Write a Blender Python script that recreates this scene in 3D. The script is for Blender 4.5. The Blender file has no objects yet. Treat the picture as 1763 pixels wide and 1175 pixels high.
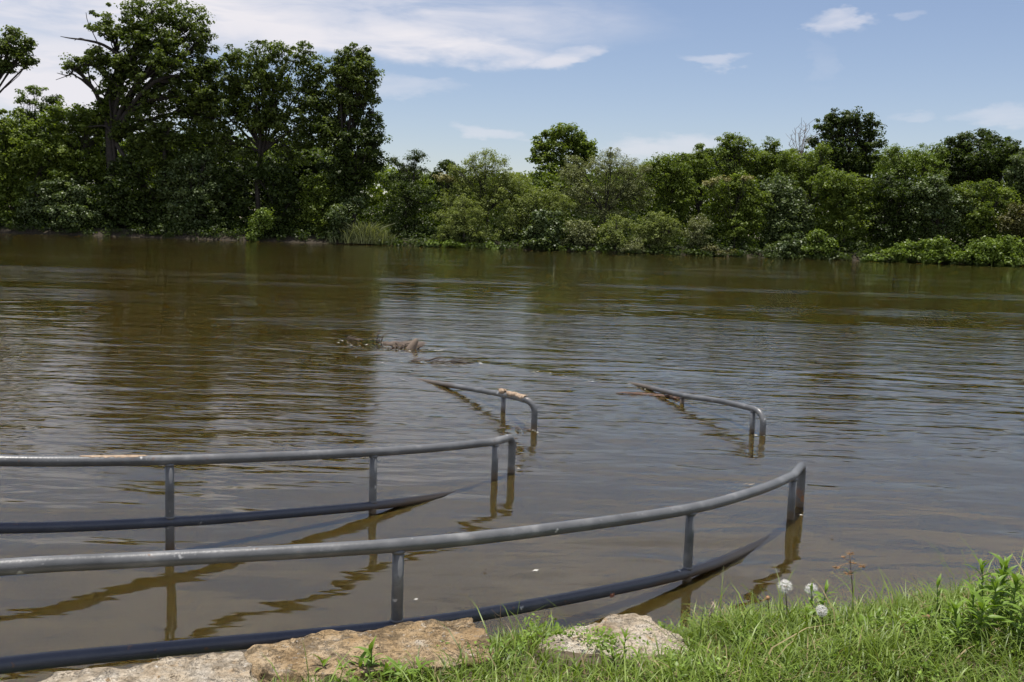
import bpy, math, random
import numpy as np
from mathutils import Vector, Matrix

random.seed(7)
rng = np.random.default_rng(7)
sc = bpy.context.scene
col = sc.collection

# ------------------------------------------------------------------ camera
W, H, F = 1763.0, 1175.0, 1714.0            # photograph size, focal length in its pixels
CAM_H, PITCH, ROLL = 1.871, math.radians(6.2), math.radians(1.88)
cam = bpy.data.cameras.new("camera")
cam.sensor_width, cam.lens = 36.0, 35.0
cam.clip_start, cam.clip_end = 0.1, 3000.0
cam_o = bpy.data.objects.new("camera", cam)
cam_o.matrix_world = (Matrix.Translation((0, 0, CAM_H)) @ Matrix.Rotation(math.pi/2 - PITCH, 4, 'X')
                      @ Matrix.Rotation(ROLL, 4, 'Z'))
col.objects.link(cam_o)
sc.camera = cam_o

# ------------------------------------------------------------------ light
SUN_EL, SUN_AZ = math.radians(87.2), math.radians(-62)     # azimuth from +Y towards +X
SUN_DIR = Vector((math.cos(SUN_EL)*math.sin(SUN_AZ), math.cos(SUN_EL)*math.cos(SUN_AZ), math.sin(SUN_EL)))
sun = bpy.data.lights.new("sun", 'SUN')
sun.energy, sun.angle, sun.color = 5.0, math.radians(0.53), (1.0, 0.95, 0.87)
sun_o = bpy.data.objects.new("sun", sun)
sun_o.rotation_euler = (-SUN_DIR).to_track_quat('-Z', 'Y').to_euler()
sun_o.location = (0, 0, 60)
col.objects.link(sun_o)

sc.view_settings.view_transform = 'Standard'
sc.view_settings.look = 'None'
sc.view_settings.exposure = 0.22
sc.view_settings.gamma = 1.0
sc.view_settings.use_curve_mapping = False
sc.cycles.use_denoising = True
sc.cycles.denoising_input_passes = 'RGB'
sc.cycles.max_bounces = 6
sc.cycles.transparent_max_bounces = 12


class NT:
    """small helper to wire shader nodes"""
    def __init__(s, tree):
        s.t = tree
        s.t.nodes.clear()
    def n(s, kind, **kw):
        nd = s.t.nodes.new(kind)
        for k, v in kw.items():
            if k == 'inp':
                for a, b in v.items():
                    s.put(nd.inputs[a], b)
            else:
                setattr(nd, k, v)
        return nd
    def put(s, sock, v):
        if isinstance(v, bpy.types.NodeSocket):
            s.t.links.new(v, sock)
        elif v is not None:
            sock.default_value = v
    def math(s, op, a, b=None, clamp=False):
        nd = s.n('ShaderNodeMath', operation=op, use_clamp=clamp)
        s.put(nd.inputs[0], a)
        if b is not None:
            s.put(nd.inputs[1], b)
        return nd.outputs[0]
    def vmath(s, op, a, b=None, out=0):
        nd = s.n('ShaderNodeVectorMath', operation=op)
        s.put(nd.inputs[0], a)
        if b is not None:
            s.put(nd.inputs[1], b)
        return nd.outputs[out]
    def mix(s, f, a, b, blend='MIX'):
        nd = s.n('ShaderNodeMix', data_type='RGBA', blend_type=blend)
        s.put(nd.inputs[0], f); s.put(nd.inputs[6], a); s.put(nd.inputs[7], b)
        return nd.outputs[2]
    def noise(s, vec, scale, detail=3.0, rough=0.5, dist=0.0):
        nd = s.n('ShaderNodeTexNoise')
        s.put(nd.inputs['Vector'], vec); s.put(nd.inputs['Scale'], scale); nd.inputs['Detail'].default_value = detail
        nd.inputs['Roughness'].default_value = rough; nd.inputs['Distortion'].default_value = dist
        return nd.outputs[0]
    def scale(s, vec, xyz, loc=(0, 0, 0), rot=(0, 0, 0)):
        nd = s.n('ShaderNodeMapping')
        s.put(nd.inputs['Vector'], vec)
        nd.inputs['Scale'].default_value = xyz; nd.inputs['Location'].default_value = loc
        nd.inputs['Rotation'].default_value = rot
        return nd.outputs[0]
    def ss(s, v, a, b):
        nd = s.n('ShaderNodeMapRange', interpolation_type='SMOOTHSTEP', clamp=True)
        s.put(nd.inputs[0], v); nd.inputs[1].default_value = a; nd.inputs[2].default_value = b
        return nd.outputs[0]
    def ramp(s, v, stops):
        nd = s.n('ShaderNodeValToRGB')
        s.put(nd.inputs[0], v)
        e = nd.color_ramp.elements
        while len(e) < len(stops):
            e.new(0.5)
        for q, (p, c) in zip(e, stops):
            q.position = p; q.color = (c[0], c[1], c[2], 1)
        return nd.outputs[0]


def pix_dir(px, py):
    v = Vector(((px - W/2)/F, (H/2 - py)/F, -1.0))
    return (cam_o.matrix_world.to_3x3() @ v)

def at_z(px, py, z):
    d = pix_dir(px, py)
    t = (z - CAM_H)/d.z
    return Vector((d.x*t, d.y*t, z))

def at_y(px, py, y):
    d = pix_dir(px, py)
    t = y/d.y
    return Vector((d.x*t, y, CAM_H + d.z*t))

# ------------------------------------------------------------------ sky
world = bpy.data.worlds.new("World")
sc.world = world
world.use_nodes = True
nt = NT(world.node_tree)
sky = nt.n('ShaderNodeTexSky', sky_type='NISHITA')
sky.sun_disc = False
sky.sun_elevation, sky.sun_rotation = SUN_EL, SUN_AZ
sky.altitude, sky.air_density, sky.dust_density, sky.ozone_density = 300, 1.0, 0.7, 2.2
d = nt.n('ShaderNodeTexCoord').outputs['Generated']
sep = nt.n('ShaderNodeSeparateXYZ', inp={0: d})
zz = nt.math('MAXIMUM', sep.outputs[2], 0.03)
plane = nt.n('ShaderNodeCombineXYZ', inp={0: nt.math('DIVIDE', sep.outputs[0], zz),
                                          1: nt.math('DIVIDE', sep.outputs[1], zz)}).outputs[0]
warp_n = nt.n('ShaderNodeTexNoise', inp={'Vector': nt.scale(d, (5, 5, 14)), 'Scale': 1.6, 'Detail': 5.0, 'Roughness': 0.6})
warp = nt.vmath('SCALE', nt.vmath('SUBTRACT', warp_n.outputs[1], (0.5, 0.5, 0.5)))
warp.node.inputs['Scale'].default_value = 0.15
dw = nt.vmath('ADD', d, nt.vmath('MULTIPLY', warp, (1.0, 1.0, 0.4)))
fil = nt.noise(nt.scale(d, (9, 9, 46), rot=(0, 0.10, 0)), 1.0, 6.0, 0.6, 0.5)
soft = nt.noise(nt.scale(d, (3, 3, 12), rot=(0, 0.2, 0)), 1.3, 4.0, 0.55)
clouds = [  # centre px, half width px, half height px, tilt, opacity, hard edge
    (330, 10, 700, 90, 0.05, 1.0), (640, 66, 330, 46, 0.03, 1.0), (90, 140, 230, 95, 0.0, 0.95), (160, 30, 300, 80, 0, .9),
    (945, 96, 90, 20, 0.10, 0.75), (1480, 38, 52, 13, -0.16, 0.7), (1240, 105, 58, 13, 0.0, 0.4),
    (835, 232, 70, 14, -0.1, 0.4), (1150, 246, 130, 20, 0.02, 0.5), (1735, 198, 90, 17, 0.05, 0.4),
    (700, 155, 90, 20, 0.05, 0.35), (1570, 26, 22, 8, 0, 0.3), (1560, 203, 40, 10, 0, 0.25), (1430, 98, 40, 25, 1.2, 0.10),
]
total = None
for (cx, cy, hw, hh, tilt, op) in clouds:
    c = pix_dir(cx, cy).normalized()
    right = Vector((c.y, -c.x, 0)).normalized(); up = right.cross(c).normalized()
    a = right*math.cos(tilt) + up*math.sin(tilt); b = up*math.cos(tilt) - right*math.sin(tilt)
    du = nt.math('DIVIDE', nt.vmath('DOT_PRODUCT', nt.vmath('SUBTRACT', dw, tuple(c)), tuple(a), 1), hw/F)
    dv = nt.math('DIVIDE', nt.vmath('DOT_PRODUCT', nt.vmath('SUBTRACT', dw, tuple(c)), tuple(b), 1), hh/F)
    fr = nt.math('GREATER_THAN', nt.vmath('DOT_PRODUCT', d, tuple(c), 1), 0.0)
    r2 = nt.math('ADD', nt.math('MULTIPLY', du, du), nt.math('MULTIPLY', dv, dv))
    m = nt.math('MULTIPLY', nt.math('MULTIPLY', nt.ss(r2, 1.25, 0.05), fr), op)
    total = m if total is None else nt.math('MAXIMUM', total, m)
# thin cirrus all round the sky, the same kind as the patch in view
big = nt.noise(nt.scale(plane, (0.10, 0.24, 1), loc=(3.1, 0.4, 0)), 1.0, 5.0, 0.6, 0.6)
cir = nt.math('MULTIPLY', nt.math('MULTIPLY', nt.ss(big, 0.30, 0.56), nt.ss(sep.outputs[2], 0.225, 0.32)), nt.ss(sep.outputs[2], 0.85, 0.55))
total = nt.math('MAXIMUM', total, nt.math('MULTIPLY', cir, 0.95))
dens = nt.math('ADD', nt.math('MULTIPLY', nt.ss(fil, 0.22, 0.66), 0.6), nt.math('MULTIPLY', nt.ss(soft, 0.25, 0.6), 0.55), clamp=True)
alpha = nt.math('MULTIPLY', total, dens, clamp=True)
sky_c = nt.vmath('SCALE', sky.outputs[0]); sky_c.node.inputs['Scale'].default_value = 1.0
tinted = nt.mix(1.0, sky_c, (1.00, 0.895, 0.890, 1), 'MULTIPLY')
final = nt.mix(alpha, tinted, (6.3, 6.15, 6.5, 1))
bg = nt.n('ShaderNodeBackground', inp={'Color': final, 'Strength': 0.115})
nt.t.links.new(bg.outputs[0], nt.n('ShaderNodeOutputWorld').inputs[0])


# ------------------------------------------------------------------ helpers
def tag(o, label=None, cat=None, group=None, kind=None):
    if label: o['label'] = label
    if cat: o['category'] = cat
    if group: o['group'] = group
    if kind: o['kind'] = kind
    return o

def link(name, me, mat=None, parent=None, loc=None):
    o = bpy.data.objects.new(name, me)
    if mat is not None and me is not None and not me.materials:
        me.materials.append(mat)
    col.objects.link(o)
    if parent is not None:
        o.parent = parent
    if loc is not None:
        o.location = loc
    return o

def empty(name, loc=(0, 0, 0)):
    o = bpy.data.objects.new(name, None)
    o.location = loc
    o.empty_display_size = 0.2
    col.objects.link(o)
    return o

def poly_mesh(name, V, faces_n, idx, smooth=False, attr=None):
    """V (n,3) array; faces all with faces_n corners; idx flat"""
    me = bpy.data.meshes.new(name)
    V = np.asarray(V, dtype=np.float32); idx = np.asarray(idx, dtype=np.int32).ravel()
    nf = len(idx)//faces_n
    me.vertices.add(len(V)); me.vertices.foreach_set('co', V.ravel())
    me.loops.add(len(idx)); me.loops.foreach_set('vertex_index', idx)
    me.polygons.add(nf); me.polygons.foreach_set('loop_start', np.arange(nf, dtype=np.int32)*faces_n)
    if smooth:
        me.polygons.foreach_set('use_smooth', np.ones(nf, dtype=bool))
    if attr is not None:
        for k, v in attr.items():
            a = me.attributes.new(k, 'FLOAT', 'POINT')
            a.data.foreach_set('value', np.asarray(v, dtype=np.float32))
    me.update(calc_edges=True)
    return me

class Geo:
    """collects tubes and lumps as quads"""
    def __init__(s): s.V = []; s.Q = []; s.n = 0
    def add(s, V, Q):
        V = np.asarray(V, float); s.V.append(V); s.Q.append(np.asarray(Q, int) + s.n); s.n += len(V)
    def tube(s, P, R, sides=6, cap=True, flat=1.0, upref=None):
        P = np.asarray(P, float); m = len(P)
        R = np.broadcast_to(np.asarray(R, float), (m,))
        T = np.gradient(P, axis=0); T /= np.linalg.norm(T, axis=1)[:, None] + 1e-12
        ref = np.array([0.31, 0.17, 0.93]) if upref is None else np.asarray(upref, float)
        if abs(T[0] @ ref) > 0.9: ref = np.array([1.0, 0.1, 0.0])
        u = ref - T[0]*(T[0] @ ref); u /= np.linalg.norm(u)
        rings = []
        for i in range(m):
            u = u - T[i]*(T[i] @ u); u /= np.linalg.norm(u) + 1e-12
            w = np.cross(T[i], u)
            ang = np.arange(sides)*2*math.pi/sides
            rings.append(P[i] + R[i]*(np.cos(ang)[:, None]*u + np.sin(ang)[:, None]*w*flat))
        V = np.concatenate(rings)
        Q = []
        for i in range(m-1):
            for k in range(sides):
                a, b = i*sides+k, i*sides+(k+1) % sides
                Q.append((a, b, b+sides, a+sides))
        if cap:
            V = np.concatenate([V, P[:1], P[-1:]]); c0, c1 = m*sides, m*sides+1
            for k in range(0, sides, 2):
                Q.append((c0, (k+2) % sides, k+1, k)); o = (m-1)*sides
                Q.append((c1, o+k, o+k+1, o+(k+2) % sides))
        s.add(V, Q)
    def mesh(s, name, smooth=True):
        return poly_mesh(name, np.concatenate(s.V), 4, np.concatenate(s.Q), smooth)

def spline(P, per=10):
    """Catmull-Rom through the points"""
    P = np.asarray(P, float)
    E = np.concatenate([2*P[:1]-P[1:2], P, 2*P[-1:]-P[-2:-1]])
    out = []
    for i in range(1, len(E)-2):
        p0, p1, p2, p3 = E[i-1:i+3]
        for t in np.linspace(0, 1, per, endpoint=False):
            out.append(0.5*(2*p1 + (p2-p0)*t + (2*p0-5*p1+4*p2-p3)*t*t + (3*p1-p0-3*p2+p3)*t**3))
    out.append(P[-1])
    return np.array(out)

def material(name):
    m = bpy.data.materials.new(name); m.use_nodes = True
    t = NT(m.node_tree)
    out = t.n('ShaderNodeOutputMaterial')
    return m, t, out

def principled(t, out, **kw):
    b = t.n('ShaderNodeBsdfPrincipled', inp=kw)
    t.t.links.new(b.outputs[0], out.inputs[0])
    return b

def bump(t, h, dist, strength=1.0):
    return t.n('ShaderNodeBump', inp={'Height': h, 'Distance': dist, 'Strength': strength}).outputs[0]

# ------------------------------------------------------------------ materials
def leaf_mat(name, dark, light, rough=0.52, trans=0.44, spec=0.35):
    m, t, out = material(name)
    a = t.n('ShaderNodeAttribute', attribute_name='tint').outputs['Fac']
    c = t.ramp(a, [(0.0, dark), (0.75, light), (1.0, tuple(min(1, x*1.25) for x in light))])
    b = t.n('ShaderNodeBsdfPrincipled', inp={'Base Color': c, 'Roughness': rough, 'Specular IOR Level': spec})
    tr = t.n('ShaderNodeBsdfTranslucent', inp={'Color': t.mix(1.0, c, (1.25, 1.3, 0.5, 1), 'MULTIPLY')})
    mx = t.n('ShaderNodeMixShader', inp={0: trans, 1: b.outputs[0], 2: tr.outputs[0]})
    t.t.links.new(mx.outputs[0], out.inputs[0])
    return m

LEAF = {
    'cotton': leaf_mat('cottonwood_leaf', (0.042, 0.069, 0.012), (0.133, 0.174, 0.033)),
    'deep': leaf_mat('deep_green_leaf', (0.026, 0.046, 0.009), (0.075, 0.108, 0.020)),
    'mid': leaf_mat('mid_green_leaf', (0.062, 0.100, 0.013), (0.175, 0.228, 0.035)),
    'willow': leaf_mat('willow_leaf', (0.108, 0.141, 0.032), (0.228, 0.269, 0.073), 0.6, 0.36),
    'grey': leaf_mat('grey_green_leaf', (0.109, 0.126, 0.044), (0.217, 0.239, 0.099), 0.5, 0.25),
    'glossy': leaf_mat('glossy_leaf', (0.048, 0.081, 0.020), (0.124, 0.164, 0.053), 0.48, 0.30, 0.5),
    'yellow': leaf_mat('yellow_green_leaf', (0.078, 0.123, 0.016), (0.174, 0.241, 0.038), 0.45, 0.32),
    'olive': leaf_mat('olive_leaf', (0.055, 0.060, 0.014), (0.130, 0.125, 0.034), 0.5, 0.25),
    'blossom': leaf_mat('yellow_blossom', (0.16, 0.15, 0.045), (0.30, 0.28, 0.12), 0.6, 0.2),
    'weed': leaf_mat('weed_leaf', (0.100, 0.175, 0.020), (0.205, 0.315, 0.045), 0.45, 0.3),
    'grass': leaf_mat('grass_blade', (0.062, 0.105, 0.012), (0.200, 0.280, 0.042), 0.45, 0.25),
    'dry': leaf_mat('dry_straw', (0.17, 0.13, 0.06), (0.36, 0.30, 0.16), 0.7, 0.15, 0.2),
}

def mat_bark():
    m, t, out = material('bark')
    p = t.n('ShaderNodeTexCoord').outputs['Object']
    n = t.noise(t.scale(p, (3, 3, 0.6)), 2.0, 5.0, 0.6)
    c = t.ramp(n, [(0.3, (0.016, 0.013, 0.010)), (0.7, (0.048, 0.040, 0.032))])
    principled(t, out, **{'Base Color': c, 'Roughness': 0.9, 'Normal': bump(t, n, 0.1)})
    return m
BARK = mat_bark()

def mat_bare():
    m, t, out = material('bare_twig_bark')
    p = t.n('ShaderNodeTexCoord').outputs['Object']
    c = t.ramp(t.noise(p, 4.0), [(0.3, (0.16, 0.13, 0.11)), (0.7, (0.26, 0.22, 0.19))])
    principled(t, out, **{'Base Color': c, 'Roughness': 0.9})
    return m
BARE = mat_bare()

def mat_steel(name, rust=False, wet=False):
    m, t, out = material(name)
    g = t.n('ShaderNodeNewGeometry').outputs['Position']
    z = t.n('ShaderNodeSeparateXYZ', inp={0: g}).outputs[2]
    blot = t.noise(t.scale(g, (1.0, 1.0, 1.6)), 5.0, 5.0, 0.6)
    fine = t.noise(g, 60.0, 4.0, 0.6)
    c = t.ramp(blot, [(0.30, (0.092, 0.095, 0.098)), (0.55, (0.132, 0.135, 0.138)), (0.75, (0.24, 0.24, 0.235))])
    c = t.mix(t.ss(fine, 0.66, 0.74), c, (0.34, 0.34, 0.33, 1))
    if wet:                                        # the lower rails: shade under the top rail painted in as darker blue-grey
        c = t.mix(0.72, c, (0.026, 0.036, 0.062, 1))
    # chips and drips
    chip = t.noise(t.scale(g, (1, 1, 1)), 14.0, 2.0, 0.5)
    c = t.mix(t.ss(chip, 0.715, 0.75), c, (0.42, 0.42, 0.41, 1))
    speck = t.noise(g, 24.0, 3.0, 0.6)
    c = t.mix(t.math('MULTIPLY', t.ss(speck, 0.66, 0.72), 0.6), c, (0.17, 0.085, 0.040, 1))
    # silt tide line left by the river
    wet = t.ss(t.math('ADD', z, t.math('MULTIPLY', t.math('SUBTRACT', blot, 0.5), 0.10)), 0.085, 0.012)
    c = t.mix(t.math('MULTIPLY', wet, 0.75), c, (0.115, 0.075, 0.035, 1))
    if rust:
        r = t.math('MULTIPLY', t.ss(t.noise(g, 9.0, 5.0, 0.65), 0.50, 0.60), t.ss(z, 0.17, 0.05))
        c = t.mix(r, c, (0.30, 0.115, 0.030, 1))
    rg = t.math('ADD', 0.26, t.math('MULTIPLY', blot, 0.26))
    principled(t, out, **{'Base Color': c, 'Roughness': rg, 'Metallic': 0.2, 'Normal': bump(t, fine, 0.0012)})
    return m
STEEL = mat_steel('weathered_grey_steel')
STEEL_RUST = mat_steel('rusting_grey_steel', True)
STEEL_SHADE = mat_steel('wet_dark_steel', wet=True)  # same steel with the top rail's shade put into its colour

def mat_mud():
    m, t, out = material('dried_mud')
    g = t.n('ShaderNodeNewGeometry').outputs['Position']
    n = t.noise(g, 45.0, 5.0, 0.65)
    c = t.ramp(n, [(0.3, (0.22, 0.145, 0.09)), (0.7, (0.46, 0.36, 0.26))])
    principled(t, out, **{'Base Color': c, 'Roughness': 0.95, 'Normal': bump(t, n, 0.006)})
    return m
MUD = mat_mud()

def mat_stone(name, warm):
    m, t, out = material(name)
    g = t.n('ShaderNodeTexCoord').outputs['Object']
    a = t.noise(g, 4.0, 7.0, 0.65, 0.4); b = t.noise(g, 38.0, 8.0, 0.75); q = t.noise(t.scale(g, (1, 1, 2.0)), 9.0, 8.0, 0.72, 0.8)
    m2 = t.noise(g, 16.0, 6.0, 0.7, 0.4)
    if warm:
        c = t.ramp(a, [(0.30, (0.17, 0.110, 0.055)), (0.46, (0.38, 0.265, 0.140)), (0.58, (0.48, 0.36, 0.22)), (0.72, (0.58, 0.50, 0.38))])
        c = t.mix(t.ss(m2, 0.56, 0.68), c, (0.54, 0.47, 0.37, 1))
    else:
        c = t.ramp(a, [(0.30, (0.36, 0.24, 0.13)), (0.44, (0.52, 0.43, 0.31)), (0.62, (0.64, 0.58, 0.48)), (0.8, (0.70, 0.66, 0.60))])
        c = t.mix(t.ss(m2, 0.58, 0.70), c, (0.44, 0.30, 0.16, 1))
    c = t.mix(t.math('MULTIPLY', t.ss(q, 0.49, 0.55), 0.62 if warm else 0.4), c, (0.115, 0.088, 0.055, 1))       # weathered dark patches
    c = t.mix(t.ss(b, 0.60, 0.66), c, (0.66, 0.63, 0.57, 1))
    c = t.mix(t.math('MULTIPLY', t.ss(b, 0.42, 0.36), 0.7), c, (0.14, 0.09, 0.045, 1))
    c = t.mix(1.0, c, (1.2, 1.2, 1.2, 1), 'MULTIPLY')
    crack = t.n('ShaderNodeTexVoronoi', feature='DISTANCE_TO_EDGE', inp={'Vector': t.vmath('ADD', g, t.vmath('SCALE', t.n('ShaderNodeCombineXYZ', inp={0: m2, 1: a, 2: b}).outputs[0])), 'Scale': 5.0}).outputs[0]
    ck = t.ss(crack, 0.0, 0.03)
    c = t.mix(t.math('MULTIPLY', t.math('SUBTRACT', 1.0, ck), 0.35), c, (0.09, 0.06, 0.035, 1))
    h = t.math('ADD', t.math('ADD', t.math('MULTIPLY', m2, 0.6), t.math('MULTIPLY', b, 0.4)), t.math('MULTIPLY', ck, 0.25))
    principled(t, out, **{'Base Color': c, 'Roughness': 0.92, 'Specular IOR Level': 0.2, 'Normal': bump(t, h, 0.07, 1.0)})
    return m
STONE_W = mat_stone('tan_limestone', True)
STONE_P = mat_stone('pale_limestone', False)

def mat_soil():
    m, t, out = material('bank_soil')
    g = t.n('ShaderNodeTexCoord').outputs['Object']
    n = t.noise(g, 18.0, 6.0, 0.65)
    c = t.ramp(n, [(0.3, (0.045, 0.032, 0.018)), (0.7, (0.12, 0.09, 0.05))])
    far = t.ss(t.n('ShaderNodeSeparateXYZ', inp={0: g}).outputs[1], 112.4, 114.5)      # leaf litter and weeds beyond the river
    c = t.mix(t.ss(t.n('ShaderNodeSeparateXYZ', inp={0: g}).outputs[1], 90.0, 100.0), c, (0.030, 0.022, 0.012, 1))
    c = t.mix(far, c, (0.030, 0.036, 0.014, 1))
    principled(t, out, **{'Base Color': c, 'Roughness': 0.95, 'Normal': bump(t, n, 0.03)})
    return m
SOIL = mat_soil()

def mat_wood():
    m, t, out = material('wet_driftwood')
    g = t.n('ShaderNodeTexCoord').outputs['Object']
    n = t.noise(t.scale(g, (2, 8, 8)), 4.0, 6.0, 0.6)
    c = t.ramp(n, [(0.3, (0.035, 0.025, 0.017)), (0.6, (0.12, 0.085, 0.06)), (0.8, (0.26, 0.20, 0.15))])
    principled(t, out, **{'Base Color': c, 'Roughness': 0.7, 'Normal': bump(t, n, 0.02)})
    return m
WOOD = mat_wood()

def flat_mat(name, c, rough=0.7):
    m, t, out = material(name)
    g = t.n('ShaderNodeTexCoord').outputs['Object']
    k = t.mix(t.noise(g, 60.0, 3.0), tuple(x*0.65 for x in c)+(1,), tuple(min(1, x*1.3) for x in c)+(1,))
    principled(t, out, **{'Base Color': k, 'Roughness': rough})
    return m
REDBARK = flat_mat('stripped_reddish_bark', (0.20, 0.12, 0.085))
STEM = flat_mat('green_stem', (0.10, 0.15, 0.04))
STEM_R = flat_mat('reddish_stem', (0.13, 0.085, 0.045))
FLUFF = flat_mat('white_seed_fluff', (0.86, 0.83, 0.76))
SEDGE = flat_mat('rusty_sedge_spikelet', (0.30, 0.17, 0.08))
PALE_SEED = flat_mat('pale_grass_seed', (0.55, 0.45, 0.33))
BUG = flat_mat('brown_insect_wing', (0.22, 0.09, 0.05))
FOAM = flat_mat('foam_speck', (0.70, 0.68, 0.62))

def mat_water():
    m, t, out = material('silty_river_water')
    g = t.n('ShaderNodeNewGeometry').outputs['Position']
    amp = t.n('ShaderNodeAttribute', attribute_name='chop').outputs['Fac']
    swell_a = t.n('ShaderNodeAttribute', attribute_name='swell').outputs['Fac']
    ga = t.noise(t.scale(g, (0.030, 0.17, 1), rot=(0, 0, 0.05)), 1.0, 4.0, 0.55, 0.6)
    gb = t.noise(t.scale(g, (0.010, 0.062, 1), loc=(3, 7, 0), rot=(0, 0, 0.03)), 1.0, 5.0, 0.62, 0.5)
    gust = t.math('MULTIPLY', t.ss(ga, 0.42, 0.58), t.ss(gb, 0.36, 0.56))
    gust = t.math('ADD', 0.20, t.math('MULTIPLY', gust, 3.5))
    cur = t.n('ShaderNodeAttribute', attribute_name='current').outputs['Fac']
    ag = t.math('MULTIPLY', amp, t.math('ADD', t.math('MULTIPLY', gust, cur), t.math('SUBTRACT', 1.0, cur)))
    # slope of the surface by finite differences, so that the ripples keep their steepness far away
    def height(p):
        w1 = t.noise(t.scale(p, (1.9, 6.2, 1), rot=(0, 0, 0.06)), 1.0, 2.0, 0.5, 0.6)      # wind ripples, long across the view
        w2 = t.noise(t.scale(p, (4.6, 11.0, 1), rot=(0, 0, -0.10)), 1.0, 1.0, 0.5, 0.3)
        w3 = t.noise(t.scale(p, (0.75, 2.1, 1), rot=(0, 0, -0.22)), 1.0, 1.0, 0.45, 0.5)   # slow swell
        a = t.math('MULTIPLY', t.math('ADD', t.math('MULTIPLY', w1, W1), t.math('MULTIPLY', w2, W2)), ag)
        w4 = t.noise(t.scale(p, (0.30, 0.62, 1), rot=(0, 0, 0.3)), 1.0, 1.0, 0.5, 2.2)      # broad swirls
        a = t.math('ADD', a, t.math('MULTIPLY', w4, W4))
        return t.math('ADD', a, t.math('MULTIPLY', t.math('MULTIPLY', w3, W3), swell_a))
    W1, W2, W3, W4, EPS = 0.034, 0.0062, 0.026, 0.022, 0.012
    h0 = height(g)
    hx = height(t.vmath('ADD', g, (EPS, 0, 0))); hy = height(t.vmath('ADD', g, (0, EPS, 0)))
    sx = t.math('DIVIDE', t.math('SUBTRACT', h0, hx), EPS); sy = t.math('ADD', t.math('DIVIDE', t.math('SUBTRACT', h0, hy), EPS), t.n('ShaderNodeAttribute', attribute_name='wake').outputs['Fac'])
    nrm = t.vmath('NORMALIZE', t.n('ShaderNodeCombineXYZ', inp={0: sx, 1: sy, 2: 1.0}).outputs[0])
    silt = t.noise(t.scale(g, (0.25, 0.6, 1)), 1.0, 4.0, 0.6)
    body = t.mix(silt, (0.047, 0.032, 0.0065, 1), (0.059, 0.042, 0.0105, 1))
    dif = t.n('ShaderNodeSubsurfaceScattering', inp={'Color': body, 'Scale': 0.30, 'Radius': (1.0, 0.7, 0.35)})
    clear = t.n('ShaderNodeBsdfTransparent', inp={'Color': (0.95, 0.80, 0.55, 1)})
    inner = t.n('ShaderNodeMixShader', inp={0: 0.42, 1: dif.outputs[0], 2: clear.outputs[0]})
    gl = t.n('ShaderNodeBsdfGlossy', inp={'Roughness': 0.03, 'Normal': nrm})
    fr = t.n('ShaderNodeFresnel', inp={'IOR': 1.55, 'Normal': nrm})
    mx = t.n('ShaderNodeMixShader', inp={0: fr.outputs[0], 1: inner.outputs[0], 2: gl.outputs[0]})
    t.t.links.new(mx.outputs[0], out.inputs['Surface'])
    ab = t.n('ShaderNodeVolumeAbsorption', inp={'Color': (0.55, 0.36, 0.10, 1), 'Density': 13.0})
    t.t.links.new(ab.outputs[0], out.inputs['Volume'])
    return m
WATER = mat_water()

# ------------------------------------------------------------------ ground and river
BANK_Y = 112.0
def waterline(x):
    """y of the water's edge on the near bank"""
    xs = [-12, -4, -1.9, -1.0, -0.45, -0.1, 0.15, 0.5, 1.0, 1.6, 2.6, 3.6, 12]
    ys = [0.9, 2.6, 3.42, 3.92, 4.08, 4.35, 4.50, 4.42, 4.62, 4.80, 5.25, 5.75, 9.0]
    return np.interp(x, xs, ys)

def ground_z(x, y):
    dlt = waterline(x) - y
    up = np.minimum(0.34, 0.30*(1-np.exp(-np.maximum(dlt, 0)*1.35)) + 0.02*np.maximum(dlt, 0))
    dn = -np.minimum(1.6, 0.33*np.maximum(-dlt, 0))
    fb = np.clip((y-BANK_Y)/1.6, -3, 1)
    far = np.where(fb < 0, -1.6 + (fb+3)*1.6/3, 0.9*fb + np.clip((y-BANK_Y-1.6)*0.03, 0, 1.2))
    near = np.where(dlt > 0, up, dn)
    return np.where(y > BANK_Y-5, far, near)

def grid(name, xs, ys, zfun, mat, attr=None):
    X, Y = np.meshgrid(xs, ys); Z = zfun(X, Y)
    V = np.stack([X, Y, Z], -1).reshape(-1, 3); nx, ny = len(xs), len(ys)
    i = np.arange((ny-1)*nx).reshape(ny-1, nx)[:, :-1]
    Q = np.stack([i, i+1, i+1+nx, i+nx], -1).reshape(-1, 4)
    me = poly_mesh(name, V, 4, Q, True, attr(X.ravel(), Y.ravel()) if attr else None)
    return link(name, me, mat)

xs = np.concatenate([np.linspace(-900, -60, 15), np.linspace(-50, -6, 18), np.linspace(-5.5, 7, 126), np.linspace(8, 60, 20), np.linspace(80, 900, 14)])
ys = np.concatenate([np.linspace(-60, 0, 10), np.linspace(1, 8, 71), np.linspace(9, 106, 20), np.linspace(107, 118, 23), np.linspace(125, 200, 6), [300, 600, 1200]])
tag(grid('ground', xs, ys, ground_z, SOIL), kind='structure')

def seam(x, px_pts=((-400, 535), (0, 548), (480, 580), (700, 608), (1060, 662), (1313, 742), (1500, 800), (1800, 860))):
    p = np.array([at_z(a, b, 0)[:2] for a, b in px_pts])
    return np.interp(x, p[:, 0], p[:, 1])

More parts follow.
